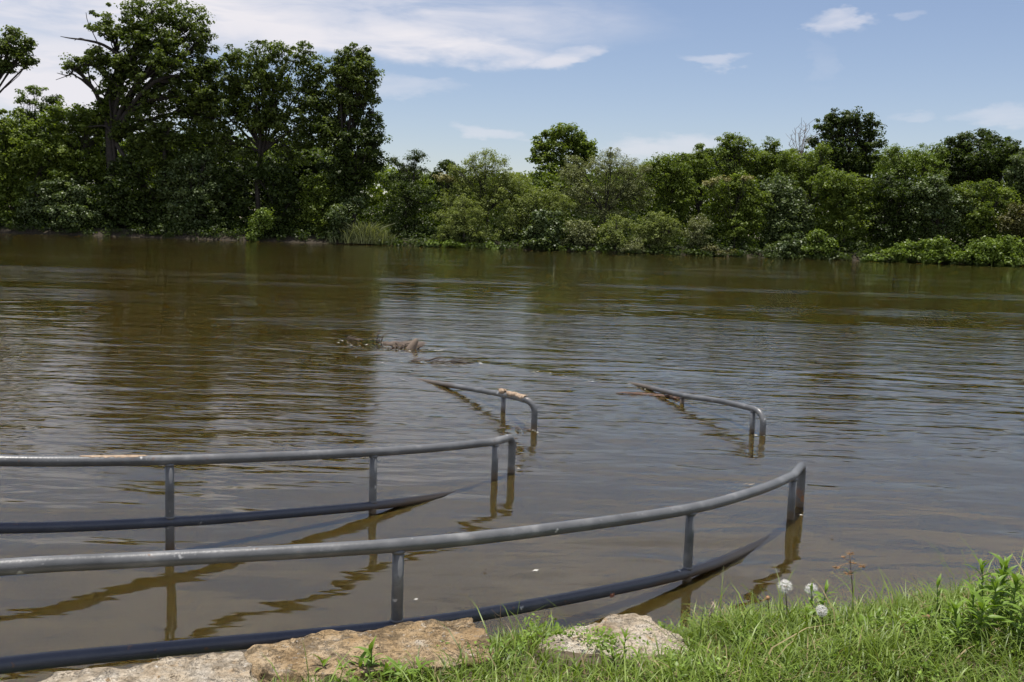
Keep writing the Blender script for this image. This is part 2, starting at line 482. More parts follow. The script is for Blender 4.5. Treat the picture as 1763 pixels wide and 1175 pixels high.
def water_attr(X, Y):
    # current outside the submerged railing is choppier than the sheltered water along the ramp
    d = Y - seam(X)
    cur = 1/(1+np.exp(-np.clip(d*1.2, -30, 30)))
    near = np.clip((Y-4.2)/6.5, 0, 1)
    near = near*near*(3-2*near)
    chop = 0.06 + near*(0.27*(1-cur) + (0.15 + 0.06*np.clip((14-Y)/6, 0, 1))*cur)
    chop *= 1 - 0.25*np.clip((Y-40)/40, 0, 1)
    swell = 0.40 + 0.10*near*cur
    # standing ripple where the current runs over the sunken rails
    wake = 0
    for x0, x1, f in ((-4.8, 2.0, seam(X)+0.05), (-2.4, -0.4, np.interp(X, [-2.6, -0.5], [13.9, 11.9]))):
        e = Y - f; inside = np.clip((X-x0)/1.0, 0, 1)*np.clip((x1-X)/0.6, 0, 1)
        wake = wake + inside*(2*e/0.12)*0.012*np.exp(-(e/0.35)**2)
    return {'chop': chop, 'swell': swell, 'current': cur*np.clip((Y-9)/12, 0, 1), 'wake': wake}

def build_water():
    xs = np.concatenate([np.linspace(-400, -40, 12), np.linspace(-38, -9, 20), np.linspace(-8, 10, 121), np.linspace(11, 40, 20), np.linspace(50, 400, 12)])
    ys = np.concatenate([[-20, -5], np.linspace(0.5, 16, 156), np.linspace(17, 60, 30), np.linspace(64, 116, 14)])
    X, Y = np.meshgrid(xs, ys); nx, ny = len(xs), len(ys)
    V = np.stack([X, Y, 0*X], -1).reshape(-1, 3)
    i = np.arange((ny-1)*nx).reshape(ny-1, nx)[:, :-1]
    Q = list(np.stack([i, i+1, i+1+nx, i+nx], -1).reshape(-1, 4))
    at = water_attr(V[:, 0], V[:, 1])
    # sides and underside close the body of water
    n = len(V); ring = ([k for k in range(nx)] + [r*nx+nx-1 for r in range(1, ny)] + [(ny-1)*nx+k for k in range(nx-2, -1, -1)] + [r*nx for r in range(ny-2, 0, -1)])
    low = V[ring].copy(); low[:, 2] = -2.2
    m = len(ring)
    for k in range(m):
        j = (k+1) % m
        Q.append((ring[j], ring[k], n+k, n+j))
    V2 = np.concatenate([V, low, [[0, 50, -2.2]]])
    faces = [tuple(int(q) for q in f) for f in Q]
    c = n+m
    tri = [(n+(k+1) % m, n+k, c) for k in range(m)]
    me = bpy.data.meshes.new('river'); me.from_pydata([tuple(v) for v in V2], [], faces+tri)
    for k in at:
        a = me.attributes.new(k, 'FLOAT', 'POINT')
        a.data.foreach_set('value', np.concatenate([at[k], np.zeros(m+1)]).astype(np.float32))
    me.update()
    return tag(link('river_water', me, WATER), kind='structure')
build_water()

# ------------------------------------------------------------------ railings
RAIL_R, POST_R, GAP = 0.030, 0.0255, 0.36

def tube_obj(name, P, R, mat, parent, sides=20):
    g = Geo(); g.tube(P, R, sides)
    return link(name, g.mesh(name), mat, parent)

def railing(label, pts, posts, ext, bend_r=0.07, end_z=-0.75, rusty=()):
    """pts: top-rail centre line down the ramp; posts: indices of pts that carry a post; ext: end point of the hooked extension"""
    root = empty('handrail', (pts[0][0], pts[0][1], 0))
    tag(root, label, 'railing', 'steel handrails of the flooded ramp')
    off = -np.array([pts[0][0], pts[0][1], 0.0])
    P = spline(np.array(pts, float), 12)
    e = np.array(ext, float); dirv = e - P[-1]; L = np.linalg.norm(dirv); dirv /= L
    c0 = e - dirv*bend_r
    bend = [c0 + dirv*bend_r*math.sin(a) + np.array([0, 0, -1])*bend_r*(1-math.cos(a)) for a in np.linspace(0, math.pi/2, 9)]
    tail = [np.array([bend[-1][0], bend[-1][1], z]) for z in np.linspace(bend[-1][2]-0.02, end_z, 6)]
    inter = [P[-1] + (c0-P[-1])*t for t in (0.3, 0.65)]
    top = np.concatenate([P, inter, bend, tail])
    tube_obj('top_rail', top + off, RAIL_R, STEEL_RUST if rusty else STEEL, root)
    mid_end = np.array([bend[-1][0], bend[-1][1], P[-1][2] - GAP - 0.02])
    M = np.concatenate([P - [0, 0, GAP], [mid_end]])
    if M[0, 2] > 0:                                   # levels out just under the surface along the landing
        M[:, 2] = np.maximum(M[:, 2], -0.035 + 0.25*np.minimum(0, M[:, 2]+0.035)*0.3)
    tube_obj('middle_rail', M + off, RAIL_R, STEEL_SHADE, root)
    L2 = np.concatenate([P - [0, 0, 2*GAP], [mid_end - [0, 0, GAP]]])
    tube_obj('lower_rail', L2 + off, RAIL_R, STEEL_SHADE, root)
    for i in posts:
        p = np.array(pts[i], float)
        po = tube_obj('post', np.array([[p[0], p[1], p[2]-0.012], [p[0], p[1], p[2]-GAP*0.5], [p[0], p[1], p[2]-GAP], [p[0], p[1], p[2]-1.12]]) + off,
                      POST_R, STEEL, root, 16)
        for zc in (p[2]-0.024, p[2]-GAP+0.030):             # weld beads where the post meets the rails
            g = Geo()
            g.tube(np.array([[p[0], p[1], zc-0.010], [p[0], p[1], zc-0.004], [p[0], p[1], zc+0.006]]) + off, [POST_R+0.0015, POST_R+0.0055, POST_R+0.003], 16)
            link('weld', g.mesh('weld'), STEEL, po)
    return root, P

A = [(-3.3, 2.30, 0.775), (-2.45, 2.93, 0.70), (-1.774, 3.39, 0.643), (-1.311, 3.686, 0.59), (-0.455, 4.12, 0.533), (0.22, 4.62, 0.475), (1.006, 5.312, 0.405), (1.56, 6.02, 0.345), (1.93, 6.60, 0.302)]
rail_front, PA = railing('nearest curved grey handrail, its lower rail running behind the stone blocks', A, (1, 4, 6, 8), tuple(at_z(1381, 800, 0.305)), rusty=(8,))
Bp = [(-4.6, 4.40, 0.80), (-3.6, 4.72, 0.70), (-2.644, 5.076, 0.605), (-1.914, 5.519, 0.531), (-1.40, 5.93, 0.475), (-0.885, 6.416, 0.411), (-0.49, 6.90, 0.349), (-0.10, 7.438, 0.290)]
rail_inner, PB = railing('grey handrail across the left, crusted with mud on its top rail', Bp, (0, 3, 5, 7), tuple(at_z(882, 752, 0.288)))

def rail_pts(pix, z0, z1):
    n = len(pix)
    return [tuple(at_z(px, py, z0 + (z1-z0)*k/(n-1))) for k, (px, py) in enumerate(pix)]
# the two farther rails start at a hooked end and run down into the river, to the left
Cp = rail_pts([(560, 641), (700, 653), (800, 668), (867, 680), (906, 689)], -0.15, 0.285)
Dp = rail_pts([(900, 628), (1050, 655), (1110, 666), (1175, 681), (1240, 691), (1297, 704)], -0.13, 0.235)
print('C', Cp); print('D', Dp)
eC = at_z(921, 692, 0.275); eD = at_z(1315, 712, 0.215)
rail_c, PC = railing('short handrail sinking into the river, tan mud caked beside its hooked end', Cp, (3,), tuple(eC), 0.10)
rail_d, PD = railing('farthest handrail, two close posts at its bend, sinking into the river', Dp, (3, 5), tuple(eD), 0.10)

def mud(root, P, i0, i1, name='dried_mud', thick=0.006, half=1.15, seed=0):
    """an uneven crust on the upper side of a rail between two samples of its centre line"""
    r = np.random.default_rng(seed)
    off = -np.array(root.location)
    seg = P[i0:i1+1]; seg = np.stack([np.interp(np.linspace(0, 1, 26), np.linspace(0, 1, len(seg)), seg[:, k]) for k in range(3)], 1)
    T = np.gradient(seg, axis=0); T /= np.linalg.norm(T, axis=1)[:, None]
    nA = 9; V = []
    for k, (p, t) in enumerate(zip(seg, T)):
        side = np.cross(t, [0, 0, 1]); side /= np.linalg.norm(side); up = np.cross(side, t)
        wv = half*(0.55 + 0.45*r.random())*(math.sin(math.pi*(k+0.3)/25.6)**0.35)
        for a in np.linspace(-wv, wv, nA):
            edge = 1-(abs(a)/wv)**4
            rr = RAIL_R + 0.001 + thick*edge*(0.3+0.9*r.random())
            V.append(p + rr*(math.sin(a-0.25)*side*-1 + math.cos(a-0.25)*up) + off)
    Q = [(k*nA+j, k*nA+j+1, (k+1)*nA+j+1, (k+1)*nA+j) for k in range(25) for j in range(nA-1)]
    return link(name, poly_mesh(name, V, 4, Q, True), MUD, root)
mud(rail_inner, PB, 29, 34, thick=0.002, seed=2, half=0.6)
mud(rail_c, PC, 38, 43, thick=0.022, seed=3, half=1.5)
mud(rail_c, PC, 43, 48, thick=0.016, seed=4, half=1.5)
mud(rail_c, PC, 35, 37, thick=0.032, seed=5)

# ------------------------------------------------------------------ stone blocks
def stone(label, outline, zt, zb, mat, seed, tilt=(0, 0), rough=0.02):
    """a quarried block: outline of its top in world x, y, rough broken sides"""
    from mathutils import noise as mn
    O = np.array(outline, float); cen = O.mean(0)
    # resample the outline evenly
    E = np.concatenate([O, O[:1]]); s = np.r_[0, np.cumsum(np.linalg.norm(np.diff(E, axis=0), axis=1))]
    n = 150; q = np.linspace(0, s[-1], n, endpoint=False)
    R = np.stack([np.interp(q, s, E[:, 0]), np.interp(q, s, E[:, 1])], 1)
    rings = []
    fs = list(np.linspace(0.02, 0.9, 24)) + [0.93, 0.96, 0.985, 1.0]
    for f in fs:
        rings.append([(cen[0]+(x-cen[0])*f, cen[1]+(y-cen[1])*f, zt) for x, y in R])
    top_n = len(rings)
    for k, dz in enumerate((0.006, 0.014, 0.026, 0.04, 0.06, 0.085, 0.11, 0.14, 0.18, 0.26, zt-zb)):
        f = 1.006 + 0.006*k
        rings.append([(cen[0]+(x-cen[0])*f, cen[1]+(y-cen[1])*f, zt-dz) for x, y in R])
    V = []
    for k, rg in enumerate(rings):
        for (x, y, z) in rg:
            v = Vector((x*5.0+seed*3.7, y*5.0, z*9.0))
            a = mn.fractal(v, 1.0, 2.0, 4); b = mn.fractal(v*4.3, 0.8, 2.0, 4); c = mn.noise(v*11.0)
            pit = -max(0.0, mn.noise(v*5.3+Vector((7, 3, 1)))-0.22)
            led = math.floor((a+0.5)*5)/5 - 0.5                      # broken ledges
            z += tilt[0]*(x-cen[0]) + tilt[1]*(y-cen[1])
            w = min(1.0, k/(top_n-1))**4
            dx, dy = x-cen[0], y-cen[1]; L = math.hypot(dx, dy)+1e-6
            V.append((x + dx/L*(a*0.045+b*0.010+c*0.003)*w, y + dy/L*(a*0.045+b*0.010+c*0.003)*w,
                      z + (a*0.7+led*0.15)*rough*0.7 + b*rough*0.40 + c*rough*0.14 + pit*rough*0.7))
    Q = [(k*n+j, (k+1)*n+j, (k+1)*n+(j+1) % n, k*n+(j+1) % n) for k in range(len(rings)-1) for j in range(n)]
    me = poly_mesh('stone_block', np.array(V)-[cen[0], cen[1], zb], 4, Q, True)
    o = link('stone_block', me, mat, None, (cen[0], cen[1], zb))
    o['rim'] = (top_n-1)*n
    return tag(o, label, 'stone block', 'quarried stone blocks edging the bank')

def px_out(pts, z): return [tuple(at_z(a, b, z)[:2]) for a, b in pts]
stone('long low pale slab at the lower left corner, in front of the nearest handrail',
      px_out([(60, 1168), (150, 1152), (260, 1140), (340, 1130), (415, 1122), (432, 1140), (450, 1190), (430, 1260), (60, 1290), (-20, 1230)], 0.265), 0.265, -0.30, STONE_P, 3, (0.0, 0.0), 0.012)
stone('broad tan block with dark weathering, right beside the nearest rail post',
      px_out([(436, 1112), (520, 1098), (620, 1086), (720, 1069), (805, 1067), (838, 1098), (846, 1130), (780, 1146), (640, 1158), (480, 1162), (436, 1142)], 0.225), 0.225, -0.30, STONE_W, 1, (0.0, 0.0), 0.016)
stone('pale wedge shaped block alone in the grass, water behind it',
      px_out([(925, 1106), (985, 1086), (1060, 1067), (1096, 1064), (1140, 1082), (1186, 1106), (1205, 1135), (1130, 1165), (960, 1165), (895, 1130)], 0.17), 0.17, -0.35, STONE_P, 5, (0.02, 0.05), 0.014)

# ------------------------------------------------------------------ trees of the far bank
def leaf_cloud(C, N, size, spread, aspect, up, droop, seed, tintc):
    """leaves round clump centres C (m,3); returns verts, quads, tint"""
    r = np.random.default_rng(seed)
    m = len(C); k = np.repeat(np.arange(m), N)
    n = len(k)
    dv = r.normal(size=(n, 3)); dv /= np.linalg.norm(dv, axis=1)[:, None]
    rad = r.random(n)**0.45
    P = C[k] + dv*rad[:, None]*spread[k][:, None]*np.array([1.0, 1.0, 0.62])
    nr = dv*0.7 + r.normal(size=(n, 3))*0.55 + np.array([0, 0, up])
    nr /= np.linalg.norm(nr, axis=1)[:, None]
    a = r.normal(size=(n, 3)); a[:, 2] -= droop
    a -= nr*(a*nr).sum(1)[:, None]; a /= np.linalg.norm(a, axis=1)[:, None] + 1e-9
    b = np.cross(nr, a)
    L = size*(0.65+0.7*r.random(n))
    hl = a*L[:, None]*0.5; hw = b*(L*aspect)[:, None]*0.5; fold = nr*(L*0.10)[:, None]
    V = np.stack([P-hl, P+hw*1.0-hl*0.1+fold, P+hl, P-hw*1.0-hl*0.1+fold], 1).reshape(-1, 3)
    t = np.clip(tintc[k] + r.normal(size=n)*0.16, 0, 1)
    return V, np.arange(4*n), np.repeat(t, 4)

NLEAF = []

def tree(name, label, cat, Y, blobs, kind, base, size=0.30, dens=1.0, aspect=0.75, droop=0.3, up=0.85, clump=0.85,
         group='trees and bushes on the far bank', extra=None, lean=None, limbs=True, trunk_r=None, deep=3.8):
    """blobs: lobes of the crown as (px, py, half width, half height) measured in the photograph, standing Y metres away"""
    if Y < 118.4: Y -= 1.0
    seed = abs(hash((round(base[0]), len(blobs), round(Y*10)))) % 100000
    r = np.random.default_rng(seed)
    scl = Y/F
    more = []
    for (cx, cy, hw, hh) in blobs:                       # side lobes break up the round outline
        for _ in range(0 if deep > 4 else (2 if hw*hh > 350 else 1)):
            th = r.random()*2*math.pi; k = 0.22+0.24*r.random()
            more.append((cx + hw*0.85*math.cos(th), cy - hh*0.85*math.sin(th)*(1 if math.sin(th) > 0 else 0.5), max(6, hw*k), max(5, hh*k)))
    blobs = list(blobs) + more
    b0 = at_y(base[0], base[1], Y); b0.z = float(ground_z(np.array(b0.x), np.array(Y)))
    root = empty(name, b0)
    tag(root, label, cat, group)
    B = np.array(b0)
    Cs, Sp, Tn, cent = [], [], [], []
    for (cx, cy, hw, hh) in blobs:
        c = np.array(at_y(cx, cy, Y)) - B
        rx, rz = hw*scl*0.92, hh*scl*0.92
        ry = min(max(rx, rz), deep)*0.8
        cdep = r.normal()*0.25*ry
        area = rx*rz*math.pi
        n = max(5, int(area*2.0*dens/(clump*clump)))
        dv = r.normal(size=(n, 3)); dv /= np.linalg.norm(dv, axis=1)[:, None]
        q = r.random(n)**(1/2.6); far_out = r.random(n) < 0.20; q = np.where(far_out, q*(1.05+0.38*r.random(n)), q)
        p = c + [0, cdep, 0] + dv*q[:, None]*np.array([rx, ry, rz])
        Cs.append(p); Sp.append(clump*(0.55+0.75*r.random(n))*np.where(far_out, 0.55, 1.0)); Tn.append(np.clip(0.45+r.normal(size=n)*0.17, 0.05, 0.95))
        cent.append(c)
    C = np.concatenate(Cs); S = np.concatenate(Sp); Tt = np.concatenate(Tn)
    C[:, 2] = np.maximum(C[:, 2], 0.25)
    N = max(14, int(52*(clump/0.85)**2*(0.30/size)**1.5))
    V, Q, tt = leaf_cloud(C, N, size, S, aspect, up, droop, seed+1, Tt)
    if limbs:
        g = Geo()
        hgt = max(c[2] for c in cent)
        mid = np.mean(np.array(cent), 0)
        tr = trunk_r or max(0.06, 0.016*hgt+0.05)
        fork = np.array([mid[0]*0.35, mid[1]*0.4, max(0.8, hgt*0.36)])
        if lean is not None: fork = np.array(lean, float)
        wob = lambda s: r.normal(size=3)*s
        tp = spline([np.array([0, 0, -0.5]), fork*0.5+wob(0.02*hgt), fork], 5)
        g.tube(tp, np.linspace(tr*1.25, tr*0.75, len(tp)), 8)
        link('trunk', g.mesh('trunk'), BARK, root)
        g = Geo()
        for c, cc in zip(cent, Cs):
            a = fork + (c-fork)*0.5 + wob(0.05*hgt*0.5) + np.array([0, 0, 0.04*hgt])
            bp = spline([fork*0.92, a, c], 4)
            g.tube(bp, np.linspace(tr*0.55, tr*0.18, len(bp)), 6)
            for p in cc[:: max(1, len(cc)//14)]:
                st = a + (c-a)*r.random()
                bq = np.array([st, (st+p)/2 + wob(0.15), p])
                g.tube(bq, [tr*0.2, tr*0.13, 0.02], 4, cap=False)
        tag(link('branches', g.mesh('branches'), BARK, root), kind='stuff')
    NLEAF.append(len(V)//4)
    link('crown', poly_mesh('crown', V, 4, Q, False, {'tint': tt}), LEAF[kind], root)
    return root, B

# ---- tall trees at the left
t1, b1 = tree('cottonwood_tree', 'tallest tree, huge dark crown reaching the top edge, bare branch poking out', 'tree', 117.4,
     [(262, 18, 62, 34), (325, 38, 40, 34), (200, 42, 46, 30), (168, 98, 40, 24), (128, 112, 24, 18), (235, 92, 70, 42), (300, 100, 55, 45), (345, 75, 26, 30),
      (190, 150, 34, 28), (255, 160, 62, 50), (318, 165, 46, 40), (270, 215, 48, 45), (225, 235, 35, 30), (300, 245, 42, 45), (285, 300, 34, 50), (200, 205, 22, 26), (358, 130, 26, 34), (352, 185, 30, 36), (262, 55, 50, 30), (210, 115, 44, 30), (345, 120, 26, 26), (250, 270, 30, 40), (268, 345, 30, 40)],
     'cotton', (214, 402), 0.31, 1.0, trunk_r=0.62, lean=(-1.6, 0, 11.5), deep=6.5)
t2, b2 = tree('cottonwood_tree', 'broad spreading tree with forked dark limbs, between the tallest tree and the narrow one', 'tree', 117.2,
     [(430, 105, 44, 32), (497, 95, 48, 28), (538, 128, 32, 34), (392, 125, 38, 36), (450, 160, 60, 42), (520, 180, 46, 44), (400, 190, 40, 44), (470, 215, 45, 32),
      (370, 245, 32, 36), (545, 228, 32, 34), (495, 262, 36, 30), (420, 262, 34, 28), (345, 165, 30, 40), (350, 210, 34, 34), (460, 130, 60, 32), (395, 160, 36, 36), (550, 170, 34, 36), (450, 195, 50, 40), (520, 225, 44, 32)],
     'cotton', (448, 408), 0.29, 0.92, trunk_r=0.27, lean=(0.3, 0, 10.0), deep=6.5)
tree('cottonwood_tree', 'narrow tall tree with rounded top at the right edge of the tall group', 'tree', 116.8,
     [(605, 102, 32, 26), (622, 135, 30, 30), (592, 150, 34, 34), (615, 178, 32, 20), (580, 190, 30, 32), (590, 112, 26, 24), (572, 240, 28, 32), (610, 125, 36, 30), (605, 160, 36, 28), (570, 215, 30, 34)],
     'cotton', (588, 414), 0.28, 0.85, trunk_r=0.25)
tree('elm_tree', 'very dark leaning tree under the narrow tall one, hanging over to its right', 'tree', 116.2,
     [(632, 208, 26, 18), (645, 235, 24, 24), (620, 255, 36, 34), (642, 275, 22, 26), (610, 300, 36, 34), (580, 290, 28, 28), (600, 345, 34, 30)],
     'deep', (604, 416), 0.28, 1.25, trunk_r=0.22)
tree('cottonwood_tree', 'overhanging tree cut off by the left edge of the picture', 'tree', 112.5,
     [(28, 72, 24, 20), (8, 82, 34, 22), (38, 105, 18, 18), (8, 112, 24, 16), (-40, 80, 44, 44), (-80, 120, 50, 60), (-60, 180, 50, 60), (-110, 220, 60, 70)],
     'cotton', (-120, 396), 0.32, 0.75, trunk_r=0.35)
tree('sapling', 'thin sapling with airy flat top rising above the bushes at far left', 'tree', 122,
     [(46, 160, 20, 6), (66, 153, 16, 5), (40, 172, 12, 5), (58, 175, 14, 6), (62, 205, 14, 12)], 'yellow', (56, 396), 0.26, 0.55, clump=0.55, trunk_r=0.09, lean=(0, 0, 11))
tree('cedar_tree', 'small dark round top just right of the thin sapling', 'tree', 128,
     [(92, 172, 16, 8), (90, 195, 24, 18), (95, 235, 30, 30)], 'deep', (92, 398), 0.26, 1.2, trunk_r=0.14)

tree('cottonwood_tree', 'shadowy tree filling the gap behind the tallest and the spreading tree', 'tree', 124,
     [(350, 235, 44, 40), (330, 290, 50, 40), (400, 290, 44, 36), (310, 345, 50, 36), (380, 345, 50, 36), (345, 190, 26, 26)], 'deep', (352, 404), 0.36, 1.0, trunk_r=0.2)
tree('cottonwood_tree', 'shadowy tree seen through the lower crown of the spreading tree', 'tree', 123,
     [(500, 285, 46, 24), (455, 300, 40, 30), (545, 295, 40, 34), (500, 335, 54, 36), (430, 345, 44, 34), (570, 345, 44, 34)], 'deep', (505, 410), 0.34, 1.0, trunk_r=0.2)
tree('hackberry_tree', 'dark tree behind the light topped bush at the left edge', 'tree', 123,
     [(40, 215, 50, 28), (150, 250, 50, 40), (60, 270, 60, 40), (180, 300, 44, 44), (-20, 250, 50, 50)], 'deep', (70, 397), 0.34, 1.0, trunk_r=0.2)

# ---- bush layer under the tall trees
L = [
 ('mulberry_tree', 'bushy light topped tree against the left picture edge, below the overhanging branch', 117, [(20, 225, 36, 34), (50, 260, 44, 40), (10, 300, 40, 44), (45, 330, 46, 40), (20, 378, 50, 24)], 'mid', (22, 397), .30),
 ('mulberry_tree', 'rounded yellowish green tree standing left of the tallest tree trunk', 118, [(110, 205, 42, 32), (150, 222, 36, 34), (90, 255, 40, 34), (140, 270, 46, 40), (170, 192, 26, 26), (120, 310, 44, 34)], 'mid', (126, 399), .34),
 ('bush', 'pale leaved bush low on the bank, left of the tallest tree trunk', 115, [(110, 330, 40, 30), (80, 362, 40, 26), (130, 370, 44, 26), (60, 345, 26, 26)], 'glossy', (100, 402), .28),
 ('bush', 'dark bush at the foot of the tallest tree', 116, [(215, 325, 42, 38), (190, 365, 44, 34), (245, 370, 44, 30), (225, 290, 30, 26)], 'deep', (215, 405), .30),
 ('bush', 'glossy bush with lit top, right of the tallest tree foot', 116, [(330, 292, 40, 30), (300, 330, 40, 36), (345, 340, 44, 34), (320, 375, 50, 26)], 'glossy', (325, 408), .30),
 ('bush', 'dark leafy bush beneath the broad spreading tree, left of its trunk', 117, [(385, 320, 38, 36), (395, 362, 42, 32), (365, 385, 36, 22)], 'deep', (388, 410), .30),
 ('bush', 'dark mounded bush below the broad spreading tree, right of its trunk', 116, [(470, 310, 40, 34), (500, 345, 44, 36), (480, 385, 48, 24)], 'deep', (484, 413), .30),
 ('bush', 'drooping bush between the spreading tree and the very dark leaning tree', 115.5, [(545, 335, 34, 34), (560, 372, 36, 30), (530, 392, 38, 20)], 'mid', (548, 415), .26),
 ('vine_bush', 'small bright yellowish vine covered stump bush at the dark waterline', 113.2, [(458, 368, 14, 14), (446, 388, 18, 14), (440, 405, 12, 8)], 'yellow', (446, 412), .24),
 ('bush', 'greyish bush overhanging the water left of the reed clump', 114, [(585, 372, 20, 20), (575, 398, 22, 14), (605, 352, 20, 14)], 'glossy', (584, 417), .24),
]
for nm, lb, y, bl, kd, bs, sz in L:
    tree(nm, lb, 'tree' if 'tree' in nm else 'bush', y, bl, kd, bs, sz, 1.25, lean=(0, 0, 1.2), trunk_r=0.12)

# ---- middle of the bank
M = [
 ('cedar_tree', 'dark feathery cedar with layered branches just right of the tall group', 117, [(715, 268, 18, 10), (695, 282, 22, 12), (712, 300, 30, 16), (690, 322, 36, 18), (712, 345, 40, 22), (690, 375, 44, 24), (715, 400, 36, 16)], 'deep', (702, 420), .24, 1.15, .45),
 ('locust_tree', 'dark tree top peeping over a bush with yellow blossom', 126, [(768, 284, 20, 8), (782, 296, 26, 16), (750, 300, 14, 10), (775, 330, 36, 26)], 'deep', (775, 421), .30, 1.0, .6),
 ('willow_tree', 'big rounded willow left of the dark oak top', 117, [(842, 280, 34, 20), (815, 305, 38, 26), (860, 315, 42, 30), (800, 345, 40, 32), (848, 355, 46, 34), (890, 330, 30, 34)], 'willow', (842, 426), .26, 1.3, .32),
 ('willow_bush', 'low spreading willow at the waterline below the big rounded willow', 114, [(780, 385, 36, 26), (825, 398, 40, 24), (800, 365, 34, 22), (765, 408, 26, 14)], 'willow', (800, 424), .24, 1.3, .32),
 ('oak_tree', 'dark oak standing behind the willows, top well above them at mid picture', 132, [(968, 226, 34, 16), (1000, 245, 24, 16), (940, 245, 24, 14), (968, 252, 42, 20), (925, 268, 22, 14), (1010, 265, 22, 14), (965, 285, 56, 24)], 'mid', (966, 428), .36, 1.2, .7),
 ('willow_tree', 'pale feathery willow in front of the oak, grey twigs showing through', 118, [(1000, 290, 40, 22), (1050, 285, 40, 24), (1090, 300, 28, 24), (1000, 325, 46, 30), (1060, 325, 44, 30), (1040, 360, 50, 28), (1100, 335, 26, 34)], 'grey', (1040, 430), .24, 1.1, .3),
 ('willow_bush', 'mid green willow thicket between the rounded and the feathery willow', 115.5, [(900, 370, 32, 34), (925, 345, 30, 26), (880, 398, 34, 24), (960, 350, 26, 30)], 'willow', (905, 428), .25, 1.3, .34),
 ('poplar_sapling', 'pale shiny leaved sapling bush at the waterline below the oak', 113.6, [(940, 378, 20, 18), (925, 398, 22, 16), (950, 402, 26, 18), (935, 418, 28, 12)], 'glossy', (938, 429), .28, 1.2, .8),
 ('bush', 'dull grey green bush right of the shiny sapling, red brown bank below it', 114, [(990, 395, 24, 24), (1010, 410, 24, 16), (985, 418, 26, 12)], 'grey', (995, 432), .24, 1.0, .5),
 ('bush', 'soft rounded bush at the waterline below the feathery willow', 113.6, [(1062, 388, 26, 18), (1050, 408, 28, 18), (1075, 415, 24, 14)], 'willow', (1060, 434), .24, 1.3, .4),
 ('bush', 'lighter domed bush with bright top, right of the soft rounded one', 113.8, [(1125, 382, 26, 16), (1145, 398, 24, 18), (1115, 400, 24, 18), (1135, 418, 30, 12)], 'willow', (1130, 436), .24, 1.35, .4),
 ('bush', 'small pale weedy bush hugging the water under the lighter domed bush', 112.9, [(1095, 424, 22, 10), (1075, 428, 14, 8)], 'grey', (1095, 436), .2, 1.1, .35),
 ('locust_tree', 'flat topped dark green tree right of the feathery willow', 120, [(1150, 272, 32, 10), (1132, 285, 26, 14), (1165, 290, 28, 18), (1145, 315, 38, 26), (1175, 335, 36, 32), (1150, 365, 34, 26)], 'mid', (1152, 438), .28, 1.2, .5),
 ('grey_bush', 'greyish willow bush leaning on the dark bushes, pale trunkless dome', 114.2, [(1200, 385, 18, 16), (1195, 405, 24, 18), (1205, 425, 22, 12)], 'grey', (1200, 439), .22, 1.2, .35),
]
for nm, lb, y, bl, kd, bs, sz, dn, asp in M:
    tree(nm, lb, 'tree' if ('tree' in nm or 'sapling' in nm) else 'bush', y, bl, kd, bs, sz, dn, asp,
         droop=0.9 if 'willow' in nm else 0.3, clump=0.7 if kd in ('willow', 'grey') else 0.8, trunk_r=0.13)
tree('blossom_bush', 'bush crowned with yellow blossom between the cedar and the rounded willow', 'bush', 119,
     [(762, 307, 16, 7), (780, 311, 10, 5)], 'blossom', (765, 422), .22, 1.3, .7, clump=0.45, trunk_r=0.06)

